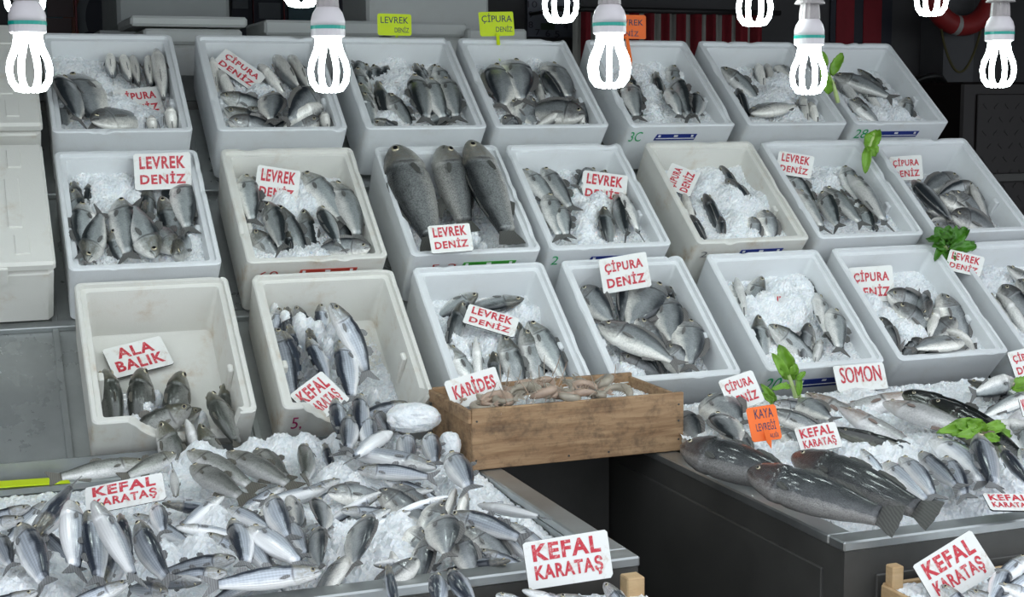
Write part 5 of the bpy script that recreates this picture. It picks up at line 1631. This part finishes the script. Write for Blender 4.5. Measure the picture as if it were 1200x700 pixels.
p = lp(LT, 147, 600, .03); tsign(p, A(-.35, -1, .75), [(98, 574), (190, 552), (195, 587), (102, 602)], KK, 'faded white kefal karataş sign standing in the left counter heap')
p = A(.95, 1.985, .87); tsign(p, A(-.15, -1, .25), [(610, 640), (706, 618), (723, 679), (621, 689)], KK, 'white kefal karataş sign before the left counter front lip')
p = A(1.5, 1.90, .80); tsign(p, A(-.25, -1, .4), [(1072, 662), (1139, 620), (1167, 672), (1095, 714)], KK, 'white kefal karataş sign tilted in the lower right crate')
p = A(.99, cy0 + 0.12, cz1); tsign(p, A(-.2, -1, .45), [(514, 450), (579, 431), (593, 461), (538, 480)], ['KARİDES'], 'white karides sign standing among the shrimp')
p = lp(RT, 868, 480, .03); tsign(p, A(-.35, -1, .5), [(842, 447), (883, 432), (894, 472), (856, 484)], CD, 'white çipura deniz sign behind the orange note on the right counter')
p = lp(RT, 897, 522, .05)
tsign(p, A(-.3, -1, .45), [(873, 479), (908, 474), (917, 514), (882, 519)], ['KAYA', 'LEVREĞİ', 'BALIĞI'], 'orange handwritten note on a stick among fish on right counter', style='orange', stick=(p + A(0, 0, .03), on_plane(904, 526, p, nrm(A(-.3, -1, .45)))),
      rects=[(-.5, .30, .72, .85), (-.55, -.42, .75, .18), (.1, -.88, .8, -.55)])
p = A(2.1, 2.905, 1.0); tsign(p, A(-.3, -1, .6), [(972, 431), (1030, 426), (1046, 455), (986, 459)], ['SOMON'], 'white somon sign leaning on the box front above the salmon')
p = A(2.5, 2.86, 1.0); tsign(p, A(-.3, -1, .5), [(1182, 413), (1222, 404), (1229, 437), (1188, 446)], CD, 'white çipura sign cut by the frame at right above the leaves')
p = lp(RT, 960, 520, .03); tsign(p, A(-.3, -1, .7), [(928, 506), (971, 494), (994, 524), (942, 530)], KK, 'white kefal sign half hidden behind a large dark fish')
p = lp(RT, 1175, 590, .035); tsign(p, A(-.1, -.35, 1), [(1139, 580), (1208, 581), (1216, 599), (1172, 598)], KK, 'white kefal karataş sign lying near the right counter front lip')
p = lp(RT, 1200, 490, .06); tsign(p, A(-.3, -1, .5), [(1193, 468), (1216, 463), (1222, 486), (1199, 490)], ['KEFAL'], 'white sign corner at the frame edge beside the glossy dark trout')


def note(k, quad, lines, style, label, tip, rects):
    p = W3(k, 0.15, BL - WT - 0.012, 0.0)
    cx = sum(q[0] for q in quad) / 4
    q0 = on_y((quad[2][0] + quad[3][0]) / 2, quad[2][1] - 3, p[1])
    bd = box_bed(k)
    tp = on_plane(tip[0], tip[1], bd.p + bd.n * 0.012, bd.n)
    return make_sign(quad, p, A(-.1, -1, .1), lines, label, style=style, stick=(q0, tp), rects=rects)


note((1, 3), [(440, 16), (480, 17), (484, 42), (445, 41)], ['LEVREK', 'DENİZ'], 'yellow', 'yellow handwritten levrek deniz note above the third top-row box', (467, 56), [(-.82, .12, .82, .72), (0, -.72, .85, -.12)])
note((1, 4), [(560, 14), (601, 13), (603, 42), (563, 42)], ['ÇİPURA', 'DENİZ'], 'yellow', 'yellow handwritten çipura deniz note above the fourth top-row box', (586, 72), [(-.85, .0, .9, .85), (-.05, -.68, .9, -.12)])
note((1, 5), [(712, 17), (757, 18), (757, 46), (712, 45)], ['LEVREK', 'DENİZ'], 'orange', 'orange handwritten levrek deniz note behind the third bulb', (740, 77), [(-.6, .12, .85, .62), (-.6, -.78, .6, -.2)])

# fluorescent yellow card lying on the left counter
c = on_z(34, 567, RIM_Z + 0.004)
b = MB(); b.box((0, 0, 0), (0.15, 0.035, 0.002), bev=0.0006)
o = b.build('yellow_card', M['yellow_card']); o.location = (c[0], c[1], RIM_Z + 0.006); o.rotation_euler = (0.12, 0.05, 0.1)
tag(o, 'fluorescent yellow card lying on the ice at the far left', 'card')

# ------------------------------------------------------------------ green leaves
def leaf_mesh(base, tip, width, up, curl, mat, parent, off, ruff=0.15, seed=0):
    base, tip = np.asarray(base), np.asarray(tip)
    L = np.linalg.norm(tip - base)
    ax = nrm(tip - base)
    up = nrm(up - ax * np.dot(up, ax))
    sd = np.cross(ax, up)
    nl, nw = 12, 7
    V, Fc = [], []
    for side in (0, 1):
        for i in range(nl + 1):
            t = i / nl
            wd = width * math.sin(math.pi * min(1, 0.06 + 0.9 * t ** 0.8)) ** 0.75 * (1 if t < 1 else .2)
            for j in range(nw):
                s = (j / (nw - 1)) * 2 - 1
                z = curl * L * math.sin(t * math.pi * 0.9) + abs(s) * wd * 0.35 + ruff * width * noise.noise(Vector((t * 7 + seed, s * 3, seed * 2.3))) * (0.4 + abs(s))
                V.append(base + ax * t * L + sd * s * wd / 2 + up * (z - side * 0.0012) - off)
    q = (nl + 1) * nw
    for i in range(nl):
        for j in range(nw - 1):
            a, b_ = i * nw + j, (i + 1) * nw + j
            Fc.append((a, a + 1, b_ + 1, b_))
            Fc.append((q + a, q + b_, q + b_ + 1, q + a + 1))
    edge = [j for j in range(nw)] + [i * nw + nw - 1 for i in range(1, nl + 1)] + [nl * nw + j for j in range(nw - 2, -1, -1)] + [i * nw for i in range(nl - 1, 0, -1)]
    for i in range(len(edge)):
        a, b_ = edge[i], edge[(i + 1) % len(edge)]
        Fc.append((b_, a, q + a, q + b_))
    return mk('leaf', V, Fc, mat, parent, smooth=True)


def sprig(name, y, basepx, leaves, stalks, label, mat=M['leaf'], toward=0.0):
    """leaves: (base px, tip px, width px, depth change of the tip); the sprig stands about the depth y"""
    c = on_y(*basepx, y)
    root = empty(name, c, label, 'leaves', None)
    for i, (b_, t_, wp, dy) in enumerate(leaves):
        B_, T_ = on_y(*b_, y - 0.004 * i), on_y(*t_, y + dy - 0.004 * i)
        up = nrm(CAM - B_) + A(0, 0, .35)
        leaf_mesh(B_, T_, wp * 1.08 * (y * 1.09) / FOC * 1.05, up, 0.10, mat, root, c, 0.40, i + basepx[0] * .01)
    for (b_, t_, rp) in stalks:
        B_, T_ = on_y(*b_, y), on_y(*t_, y)
        m = MB(); m.tube([B_ + (T_ - B_) * q + A(0, -.006, 0) * math.sin(q * 3.1) - c for q in np.linspace(0, 1, 6)], [rp * y / FOC] * 5 + [rp * .6 * y / FOC], 8)
        m.build('stalk', M['stalk'], root, smooth=True)
    return root


sprig('salad_sprig', 3.62, (982, 118), [((974, 88), (988, 64), 12, .0), ((966, 80), (964, 60), 10, .0), ((972, 110), (962, 76), 12, .0)], [((982, 120), (970, 86), 3)], 'pale green salad sprig behind the fourth bulb between two top-row boxes')
sprig('salad_sprig', 3.50, (1018, 178), [((1016, 176), (1031, 152), 17, .0), ((1020, 170), (1026, 184), 14, -.02), ((1017, 172), (1014, 204), 11, -.01)], [((1016, 178), (1024, 156), 2.5)], 'green salad leaf hanging between the sixth and seventh middle-row boxes')
sprig('herb_bunch', 3.27, (1108, 290), [((1108, 292), (1084, 280), 20, -.02), ((1108, 288), (1096, 266), 20, .0), ((1110, 286), (1112, 264), 16, .0), ((1110, 288), (1134, 270), 18, .0), ((1112, 292), (1144, 290), 16, -.01),
                                       ((1110, 294), (1116, 314), 15, -.03), ((1104, 292), (1095, 306), 9, -.02), ((1106, 284), (1100, 272), 14, -.03)], [((1098, 282), (1118, 300), 2.5), ((1112, 292), (1130, 288), 2)], 'dark green herb bunch on the corner between the last two bottom-row boxes', M['leaf_dark'])
sprig('salad_sprig', 2.87, (932, 462), [((928, 446), (913, 404), 19, .02), ((922, 444), (905, 414), 12, .0), ((930, 440), (932, 426), 11, .0), ((926, 454), (902, 458), 8, -.02), ((934, 446), (944, 436), 7, .0), ((936, 464), (938, 440), 7, .01)],
      [((932, 466), (920, 432), 3), ((934, 466), (932, 428), 3.2), ((938, 466), (930, 452), 2)], 'light green salad sprig standing between the çipura and somon signs')
sprig('salad_sprig', 2.83, (904, 472), [((908, 472), (891, 450), 9, .0), ((906, 474), (890, 460), 8, -.01)], [((904, 470), (912, 474), 2)], 'two narrow green blades beside the orange note on the right counter')
sprig('salad_bunch', 2.40, (1135, 505), [((1150, 508), (1096, 508), 20, -.01), ((1148, 506), (1112, 497), 20, .0), ((1150, 505), (1130, 494), 18, .0), ((1150, 506), (1152, 494), 16, .0), ((1150, 508), (1178, 500), 15, .0), ((1152, 510), (1184, 512), 14, .0), ((1150, 512), (1120, 512), 16, -.02),
                                        ((1152, 512), (1172, 517), 12, -.02)], [((1148, 508), (1182, 513), 3), ((1150, 506), (1168, 502), 2.5)], 'bright green salad bunch lying on the right counter ice')
sprig('salad_bunch', 2.76, (1180, 452), [((1185, 454), (1162, 446), 15, .0), ((1184, 452), (1176, 443), 13, .0), ((1184, 454), (1208, 447), 14, .0), ((1186, 456), (1206, 456), 12, -.02)], [((1182, 454), (1200, 452), 2)], 'small green salad bunch by the cut-off çipura sign at the right')

# ------------------------------------------------------------------ hanging bulbs
def bulb(px, bottom, y, label, plate=False):
    b0 = on_y(px, bottom, y)
    root = empty('energy_saving_bulb', b0 + A(0, 0, 0.162), label, 'light bulb', 'lit bulbs hanging over the stall')
    o = -0.162
    m = MB()
    vd = CAM - b0
    ph0 = math.atan2(vd[1], vd[0]) + (0 if 700 < px < 730 else math.pi / 8)
    for kk in range(8):                                            # four bent tubes, eight legs
        a = ph0 + kk * math.pi / 4
        e = A(math.cos(a), math.sin(a), 0)
        prof = [(.0180, .106), (.0182, .090), (.0225, .075), (.0320, .055), (.0355, .038), (.0320, .019), (.0235, .008), (.0100, .0045)]
        m.tube([e * r + A(0, 0, z + o) for r, z in prof], [.0070, .0068, .0058, .0053, .0052, .0054, .0058, .005], 8)
    m.build('glass_tube', M['glow'], root, smooth=True)
    m = MB(); m.lathe([(.028, .099 + o), (.0305, .101 + o), (.0305, .113 + o)]); m.build('collar', M['bulb_white'], root, smooth=False)
    m = MB(); m.lathe([(.0312, .113 + o), (.0312, .119 + o)]); m.build('green_band', M['bulb_green'], root)
    m = MB(); m.lathe([(.0305, .119 + o), (.0305, .129 + o), (.027, .141 + o), (.021, .150 + o), (.0165, .155 + o)], n=28); m.build('ballast_housing', M['bulb_white'], root, smooth=True)
    m = MB(); m.lathe([(.0205, .152 + o), (.0195, .170 + o), (.0175, .186 + o), (.006, .190 + o)], n=24, ribs=12, amp=.035); m.build('lamp_holder', M['socket'], root)
    if plate:
        m = MB(); m.lathe([(.031, .182 + o), (.028, .188 + o), (.016, .196 + o)], n=24); m.build('holder_flange', M['socket'], root)
    m = MB(); zc = CEIL - b0[2] - 0.162
    m.tube([A(0, 0, .188 + o), A(.002, .001, .188 + o + 0.3 * (zc - .03)), A(0, 0, zc + 0.008)], .003, 6); m.build('cord', M['cord'], root)


for (px, bt, y, lab, pl) in [(36, 109, 2.62, 'lit bulb nearest the left edge, hanging before the first top-row box', 0), (386, 109, 2.60, 'lit bulb hanging between the second and third top-row boxes', 0),
                             (714, 104, 2.47, 'lit bulb hanging in front of the orange note', 1), (947, 111, 2.60, 'lit bulb hanging before the sixth top-row box', 1), (1169, 103, 2.60, 'lit bulb hanging at the right against the dark panel', 1),
                             (30, 20, 2.86, 'lit bulb half hidden behind the leftmost bulb', 0), (353, 9, 2.93, 'lit bulb of the back string beside the second front bulb', 0), (657, 27, 2.80, 'lit back-string bulb left of the orange note', 0),
                             (884, 31, 2.66, 'lit back-string bulb in front of the striped cloth', 0), (1091, 19, 2.80, 'lit back-string bulb below the red lifebuoy', 0)]:
    bulb(px, bt, y, lab, pl)

# ------------------------------------------------------------------ things behind the rack
M['grey_board'] = plain('pale_grey_board', (0.36, 0.38, 0.37), 0.7, var=0.08)
M['tile_dark'] = plain('dark_red_panel', (0.035, 0.010, 0.012), 0.5)
M['red_frame'] = plain('dark_red_frame', (0.16, 0.012, 0.016), 0.5)
M['poster_blue'] = plain('poster_blue', (0.05, 0.10, 0.12), 0.6)
M['poster_orange'] = plain('poster_orange', (0.16, 0.05, 0.025), 0.6)
M['poster_dark'] = plain('poster_dark', (0.012, 0.014, 0.025), 0.6)
M['poster_grey'] = plain('poster_grey', (0.09, 0.10, 0.11), 0.6)
M['stripe_red'] = plain('striped_cloth_red', (0.20, 0.010, 0.018), 0.8)
M['stripe_white'] = plain('striped_cloth_grey', (0.32, 0.32, 0.29), 0.8)
M['clock'] = plain('clock_face_grey', (0.13, 0.14, 0.17), 0.5, var=0.05)
M['clock_ink'] = plain('clock_numerals', (0.02, 0.02, 0.03), 0.5)
M['lcd'] = plain('green_lcd', (0.05, 0.08, 0.05), 0.3)
M['ring_red'] = plain('lifebuoy_red', (0.30, 0.022, 0.022), 0.5)
M['ring_white'] = plain('lifebuoy_white', (0.38, 0.38, 0.36), 0.5)
M['rope'] = plain('yellow_rope', (0.085, 0.075, 0.025), 0.8)
M['pillar'] = plain('grey_pillar_paint', (0.10, 0.10, 0.105), 0.7, var=0.15)
M['brown_metal'] = plain('brown_checker_plate', (0.012, 0.008, 0.0075), 0.5, 0.1)


def pxbox(b, x0, y0, x1, y1, y, depth, mi=0, bev=0.0, off=None):
    """a box whose front face stands at the distance y and spans the given corner points"""
    a, c = on_y(x0, y0, y), on_y(x1, y1, y)
    cen = A((a[0] + c[0]) / 2, y + depth / 2, (a[2] + c[2]) / 2)
    if off is not None:
        cen = cen - off
    b.box(cen, (abs(c[0] - a[0]), depth, abs(a[2] - c[2])), bev=bev, mi=mi)
    return b


# shelf behind the rack carrying spare boxes
shelf = empty('storage_shelf', (1.3, 4.75, 0), 'steel storage shelf behind the rack under the spare polystyrene boxes', 'shelf')
so = np.array(shelf.location)
SHZ = 1.55
b = MB(); b.box(A(1.3, 4.75, SHZ - 0.015) - so, (3.1, 1.0, 0.03), bev=0.003); b.build('shelf_board', M['steel_dark'], shelf)
for x in (-0.2, 2.8):
    for y in (4.3, 5.2):
        b = MB(); b.box(A(x, y, (SHZ - 0.03) / 2) - so, (0.04, 0.04, SHZ - 0.03)); b.build('leg', M['steel_dark'], shelf)


def spare(x0, x1, top, y, depth, label, lid=True, slots=False):
    a, c = on_y(x0, top, y), on_y(x1, top, y)
    zt, z0 = a[2], SHZ
    xm_, wd = (a[0] + c[0]) / 2, c[0] - a[0]
    root = empty('spare_polystyrene_box', (xm_, y + depth / 2, z0), label, 'box', 'spare boxes stored behind the rack')
    h = zt - z0
    lh = min(0.045, h * 0.35)
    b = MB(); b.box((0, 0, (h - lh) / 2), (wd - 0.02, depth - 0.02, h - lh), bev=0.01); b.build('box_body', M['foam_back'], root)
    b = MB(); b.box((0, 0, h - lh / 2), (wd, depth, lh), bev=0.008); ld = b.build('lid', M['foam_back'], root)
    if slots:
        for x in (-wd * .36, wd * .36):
            b = MB(); b.box((x, -depth / 2 + 0.004, h * 0.25), (0.03, 0.014, 0.05)); b.build('latch_slot', M['black_gap'], root)  # solid block, its black colour stands for the shade in the hole
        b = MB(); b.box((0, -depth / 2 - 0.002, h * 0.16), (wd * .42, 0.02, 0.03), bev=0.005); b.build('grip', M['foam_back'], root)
    return root


spare(168, 284, 33, 4.40, .30, 'spare polystyrene box with loose lid behind the first gap of the top row')
spare(310, 398, 23, 4.45, .30, 'spare polystyrene box behind the second top-row box')
spare(392, 452, 24, 4.44, .30, 'spare polystyrene box behind the second front bulb')
spare(454, 548, 25, 4.46, .30, 'spare polystyrene box behind the yellow levrek note')
spare(549, 618, 33, 4.42, .30, 'spare polystyrene box behind the yellow çipura note')
spare(426, 577, -60, 4.85, .35, 'big upright polystyrene box with latch slots behind the two yellow notes', slots=True)
a_, c_ = on_y(158, 21, 4.36), on_y(288, 30, 4.36)
b = MB(); b.box((0, 0, 0), (c_[0] - a_[0] + .02, 0.34, 0.03), bev=0.008)
o = b.build('loose_box_lid', M['foam_back'])
o.location = ((a_[0] + c_[0]) / 2, 4.55, on_y(230, 33, 4.40)[2] + 0.018)
tag(o, 'loose polystyrene lid lying on a spare box behind the rack', 'lid')
b = MB(); pxbox(b, 134, -70, 270, 36, 5.0, .5, bev=.012)
o = b.build('chest_freezer', M['grey_board']); a_ = on_y(202, 36, 5.0)
b2 = MB()
rebase(o, (a_[0], 5.25, SHZ))
dz = a_[2] - SHZ
b2.box((0, 0, dz / 2), (0.46, 0.44, max(dz, .02))); b2.build('freezer_base', M['grey_board'], o)
tag(o, 'tall pale grey cabinet behind the first top-row box', 'cabinet')

# wall pieces
WY = 6.085


def wall_thing(name, label, cat, parts):
    a = on_y(parts[0][1], parts[0][2], WY); c = on_y(parts[0][3], parts[0][4], WY)
    root = empty(name, ((a[0] + c[0]) / 2, WY, c[2]), label, cat)
    off_ = np.array(root.location)
    for i, (nm, x0, y0, x1, y1, dep, mat) in enumerate(parts):
        b = MB(); pxbox(b, x0, y0, x1, y1, WY - dep, dep - 0.001, off=off_); b.build(nm, mat, root)
    return root


wall_thing('wall_cupboard', 'dark red panelled cupboard at the left on the back wall', 'cupboard', [('panel', 52, -60, 86, 20, .03, M['tile_dark']), ('panel', 52, 21, 86, 80, .03, M['tile_dark']), ('side_frame', 87, -60, 91, 80, .045, M['red_frame'])])
# round-arched poster
root = wall_thing('poster', 'poster with blue and orange arcs between cupboard and grey cabinet', 'poster', [('sheet', 92, -60, 133, 70, .006, M['poster_dark'])])
off = np.array(root.location)
for (ro_, ri_, mt) in ((.30, .235, M['poster_blue']), (.235, .185, M['poster_orange']), (.185, .15, M['poster_grey'])):
    cc = on_y(146, 22, WY - 0.010)
    b = MB()
    ang = np.linspace(math.radians(95), math.radians(200), 20)
    outl = [cc + A(ro_ * math.cos(a), 0, ro_ * math.sin(a)) - off for a in ang] + [cc + A(ri_ * math.cos(a), 0, ri_ * math.sin(a)) - off for a in ang[::-1]]
    xmax = on_y(132, 0, WY)[0] - off[0]
    outl = [A(min(q[0], xmax), q[1], q[2]) for q in outl]
    b.prism(outl, (0, .004, 0)); b.build('printed_arc', mt, root)
wall_thing('picture_frame', 'dark framed pictures with red bars behind the second front bulb', 'picture', [('backing', 270, -50, 425, 70, .01, M['poster_dark']), ('frame_bar', 295, -50, 299, 70, .03, M['red_frame']), ('frame_bar', 331, -50, 335, 60, .03, M['red_frame']),
           ('picture', 303, 3, 329, 22, .02, M['poster_grey']), ('picture', 272, -10, 291, 10, .02, M['poster_grey']), ('picture', 338, 0, 372, 28, .02, M['poster_blue']), ('picture', 412, 11, 424, 24, .02, M['poster_orange'])])
root = wall_thing('wall_clock', 'grey wall clock with numerals and small green display behind the fourth box', 'clock', [('clock_face', 618, -64, 672, 44, .03, M['clock']), ('display', 634, 27, 650, 35, .034, M['lcd'])])
off = np.array(root.location)
for (tx, px, py) in (('10', 624, 5), ('9', 622, 17), ('8', 622, 29), ('7', 630, 38), ('6', 642, 39), ('5', 653, 40), ('4', 663, 31)):
    q = on_y(px, py, WY - 0.0325) - off
    b = MB(); text_into(b, tx, (-.011 * len(tx), -.014, .011 * len(tx), .014), 0.0)
    vv = [A(v[0] + q[0], q[1], v[1] + q[2]) for v in b.v]
    mk('numeral', vv, b.f, M['clock_ink'], root)
# striped cloth
a_, c_ = on_y(672, 14, 5.7), on_y(890, 70, 5.7)
n_, V, Fc, fm = 120, [], [], []
for i in range(n_ + 1):
    x = a_[0] + (c_[0] - a_[0]) * i / n_
    yy = 5.7 + 0.02 * math.sin(i * 0.62) + .008 * math.sin(i * 1.7)
    V += [(x, yy, a_[2]), (x, yy + .01 * math.sin(i * .4), c_[2] - .35)]
for i in range(n_):
    Fc.append((2 * i, 2 * i + 1, 2 * i + 3, 2 * i + 2)); fm.append(0 if (i // 5) % 2 else 1)
o = mk('striped_cloth', V, Fc, [M['stripe_red'], M['stripe_white']], None, fm, True)
sm = o.modifiers.new('thickness', 'SOLIDIFY'); sm.thickness = .004
rebase(o, ((a_[0] + c_[0]) / 2, 5.7, a_[2]))
tag(o, 'red and white striped cloth hanging behind the orange note', 'cloth')
b = MB(); b.tube([A(a_[0] - .1, 5.7, a_[2] + .012), A(c_[0] + .1, 5.7, a_[2] + .012)], .012, 10)
o = b.build('curtain_rail', M['cord'], smooth=True); rebase(o, ((a_[0] + c_[0]) / 2, 5.7, a_[2] + .012)); tag(o, 'thin dark rail carrying the striped cloth', 'rail')
for x in (a_[0] - .05, c_[0] + .05):
    b = MB(); b.tube([A(x, 5.7, a_[2] + .012) - np.array(o.location), A(x, 6.085, a_[2] + .012) - np.array(o.location)], .008, 8); b.build('wall_bracket', M['cord'], o)
wall_thing('hanging_banner', 'dark banner with red vertical bands right of the striped cloth', 'banner', [('cloth', 975, -60, 1044, 70, .008, M['poster_dark']), ('red_band', 982, -60, 1000, 70, .012, M['stripe_red']), ('red_band', 1014, -60, 1032, 70, .012, M['stripe_red'])])
# lifebuoy with rope
rc = on_y(1128, -14, 5.78)
R1, R2 = .175, .048
V, Fc, fm = [], [], []
n1, n2 = 48, 14
for i in range(n1):
    a = 2 * math.pi * i / n1
    for j in range(n2):
        p_ = 2 * math.pi * j / n2
        V.append(((R1 + R2 * math.cos(p_)) * math.cos(a), R2 * math.sin(p_), (R1 + R2 * math.cos(p_)) * math.sin(a)))
for i in range(n1):
    a = (i + .5) * 360 / n1
    for j in range(n2):
        Fc.append((i * n2 + j, ((i + 1) % n1) * n2 + j, ((i + 1) % n1) * n2 + (j + 1) % n2, i * n2 + (j + 1) % n2))
        fm.append(1 if any(abs(((a - c0 + 180) % 360) - 180) < 6 for c0 in (258, 168, 78, 348)) else 0)
o = mk('lifebuoy', V, Fc, [M['ring_red'], M['ring_white']], None, fm, True)
o.location = tuple(rc)
tag(o, 'red lifebuoy with white bands hanging on the back wall at the right', 'lifebuoy')
b = MB()
p0, p1 = on_y(1103, 34, 5.78) - rc, on_y(1150, 32, 5.78) - rc
low = on_y(1122, 86, 5.78) - rc
pts = []
for q in np.linspace(0, 1, 18):
    s = math.sin(math.pi * q) ** .8
    pts.append(p0 + (p1 - p0) * q + A(0, 0, (low[2] - p0[2]) * s))
b.tube(pts, .006, 6); b.build('grab_rope', M['rope'], o, smooth=True)
b = MB(); pxbox(b, 1110, -80, 1137, 185, 5.9, .18)
o = b.build('service_duct', M['pillar']); q = on_y(1123, 185, 5.9)
rebase(o, (q[0], 5.99, q[2])); o.scale = (1, 1, 1)
b = MB(); b.box((0, 0, -q[2] / 2 - .0), (.26, .2, q[2])); b.build('duct_foot', M['pillar'], o)
tag(o, 'grey vertical duct below the lifebuoy on the back wall', 'duct')
# brown metal cabinet at the right
root = empty('metal_cabinet', tuple(A(*on_y(1185, 270, 5.0)) * A(1, 1, 0) + A(.2, .25, 0)), 'dark brown checker-plate cabinet at the right edge behind the boxes', 'cabinet')
off = np.array(root.location)
a_, c_ = on_y(1130, 96, 5.0), on_y(1260, 270, 5.0)
b = MB(); b.box(A((a_[0] + c_[0]) / 2, 5.26, a_[2] / 2) - off, (c_[0] - a_[0], .5, a_[2]), bev=.01); b.build('cabinet_body', M['brown_metal'], root)
b = MB(); b.box(A((a_[0] + c_[0]) / 2 + .02, 5.005, a_[2] - .36) - off, (c_[0] - a_[0] - .1, .012, .62), bev=.004)
for i in range(9):
    for j in range(10):
        b.box(A(a_[0] + .11 + i * .055 + (j % 2) * .027, 4.998, a_[2] - .10 - j * .055) - off, (.026, .003, .007), np.array([[.7, 0, .7 * (1 if (i + j) % 2 else -1)], [0, 1, 0], [-.7 * (1 if (i + j) % 2 else -1), 0, .7]]))
b.build('checker_panel', M['brown_metal'], root)
z_ = on_y(1180, 208, 4.98)[2]
b = MB(); b.box(A((a_[0] + c_[0]) / 2, 4.985, z_) - off, (c_[0] - a_[0], .03, .035), bev=.003); b.build('steel_bar', M['steel_dark'], root)
# dark coiled hose heap between the last top box and the duct
c = on_y(1092, 112, 5.6)
b = MB()
for i in range(3):
    r_ = .11 - .012 * i
    b.tube([A(r_ * math.cos(x), .02 * math.sin(3 * x) + .028 * i, r_ * .8 * math.sin(x)) for x in np.linspace(0, 2 * math.pi, 26)], .013, 7)
o = b.build('coiled_hose', M['cord'], smooth=True); o.location = tuple(c); tag(o, 'dark coiled hose hanging beside the grey duct', 'hose')
b = MB(); b.tube([A(0, .06, .08), A(0, WY - c[1] + .03, .08)], .012, 8); b.build('wall_hook', M['steel_dark'], o)
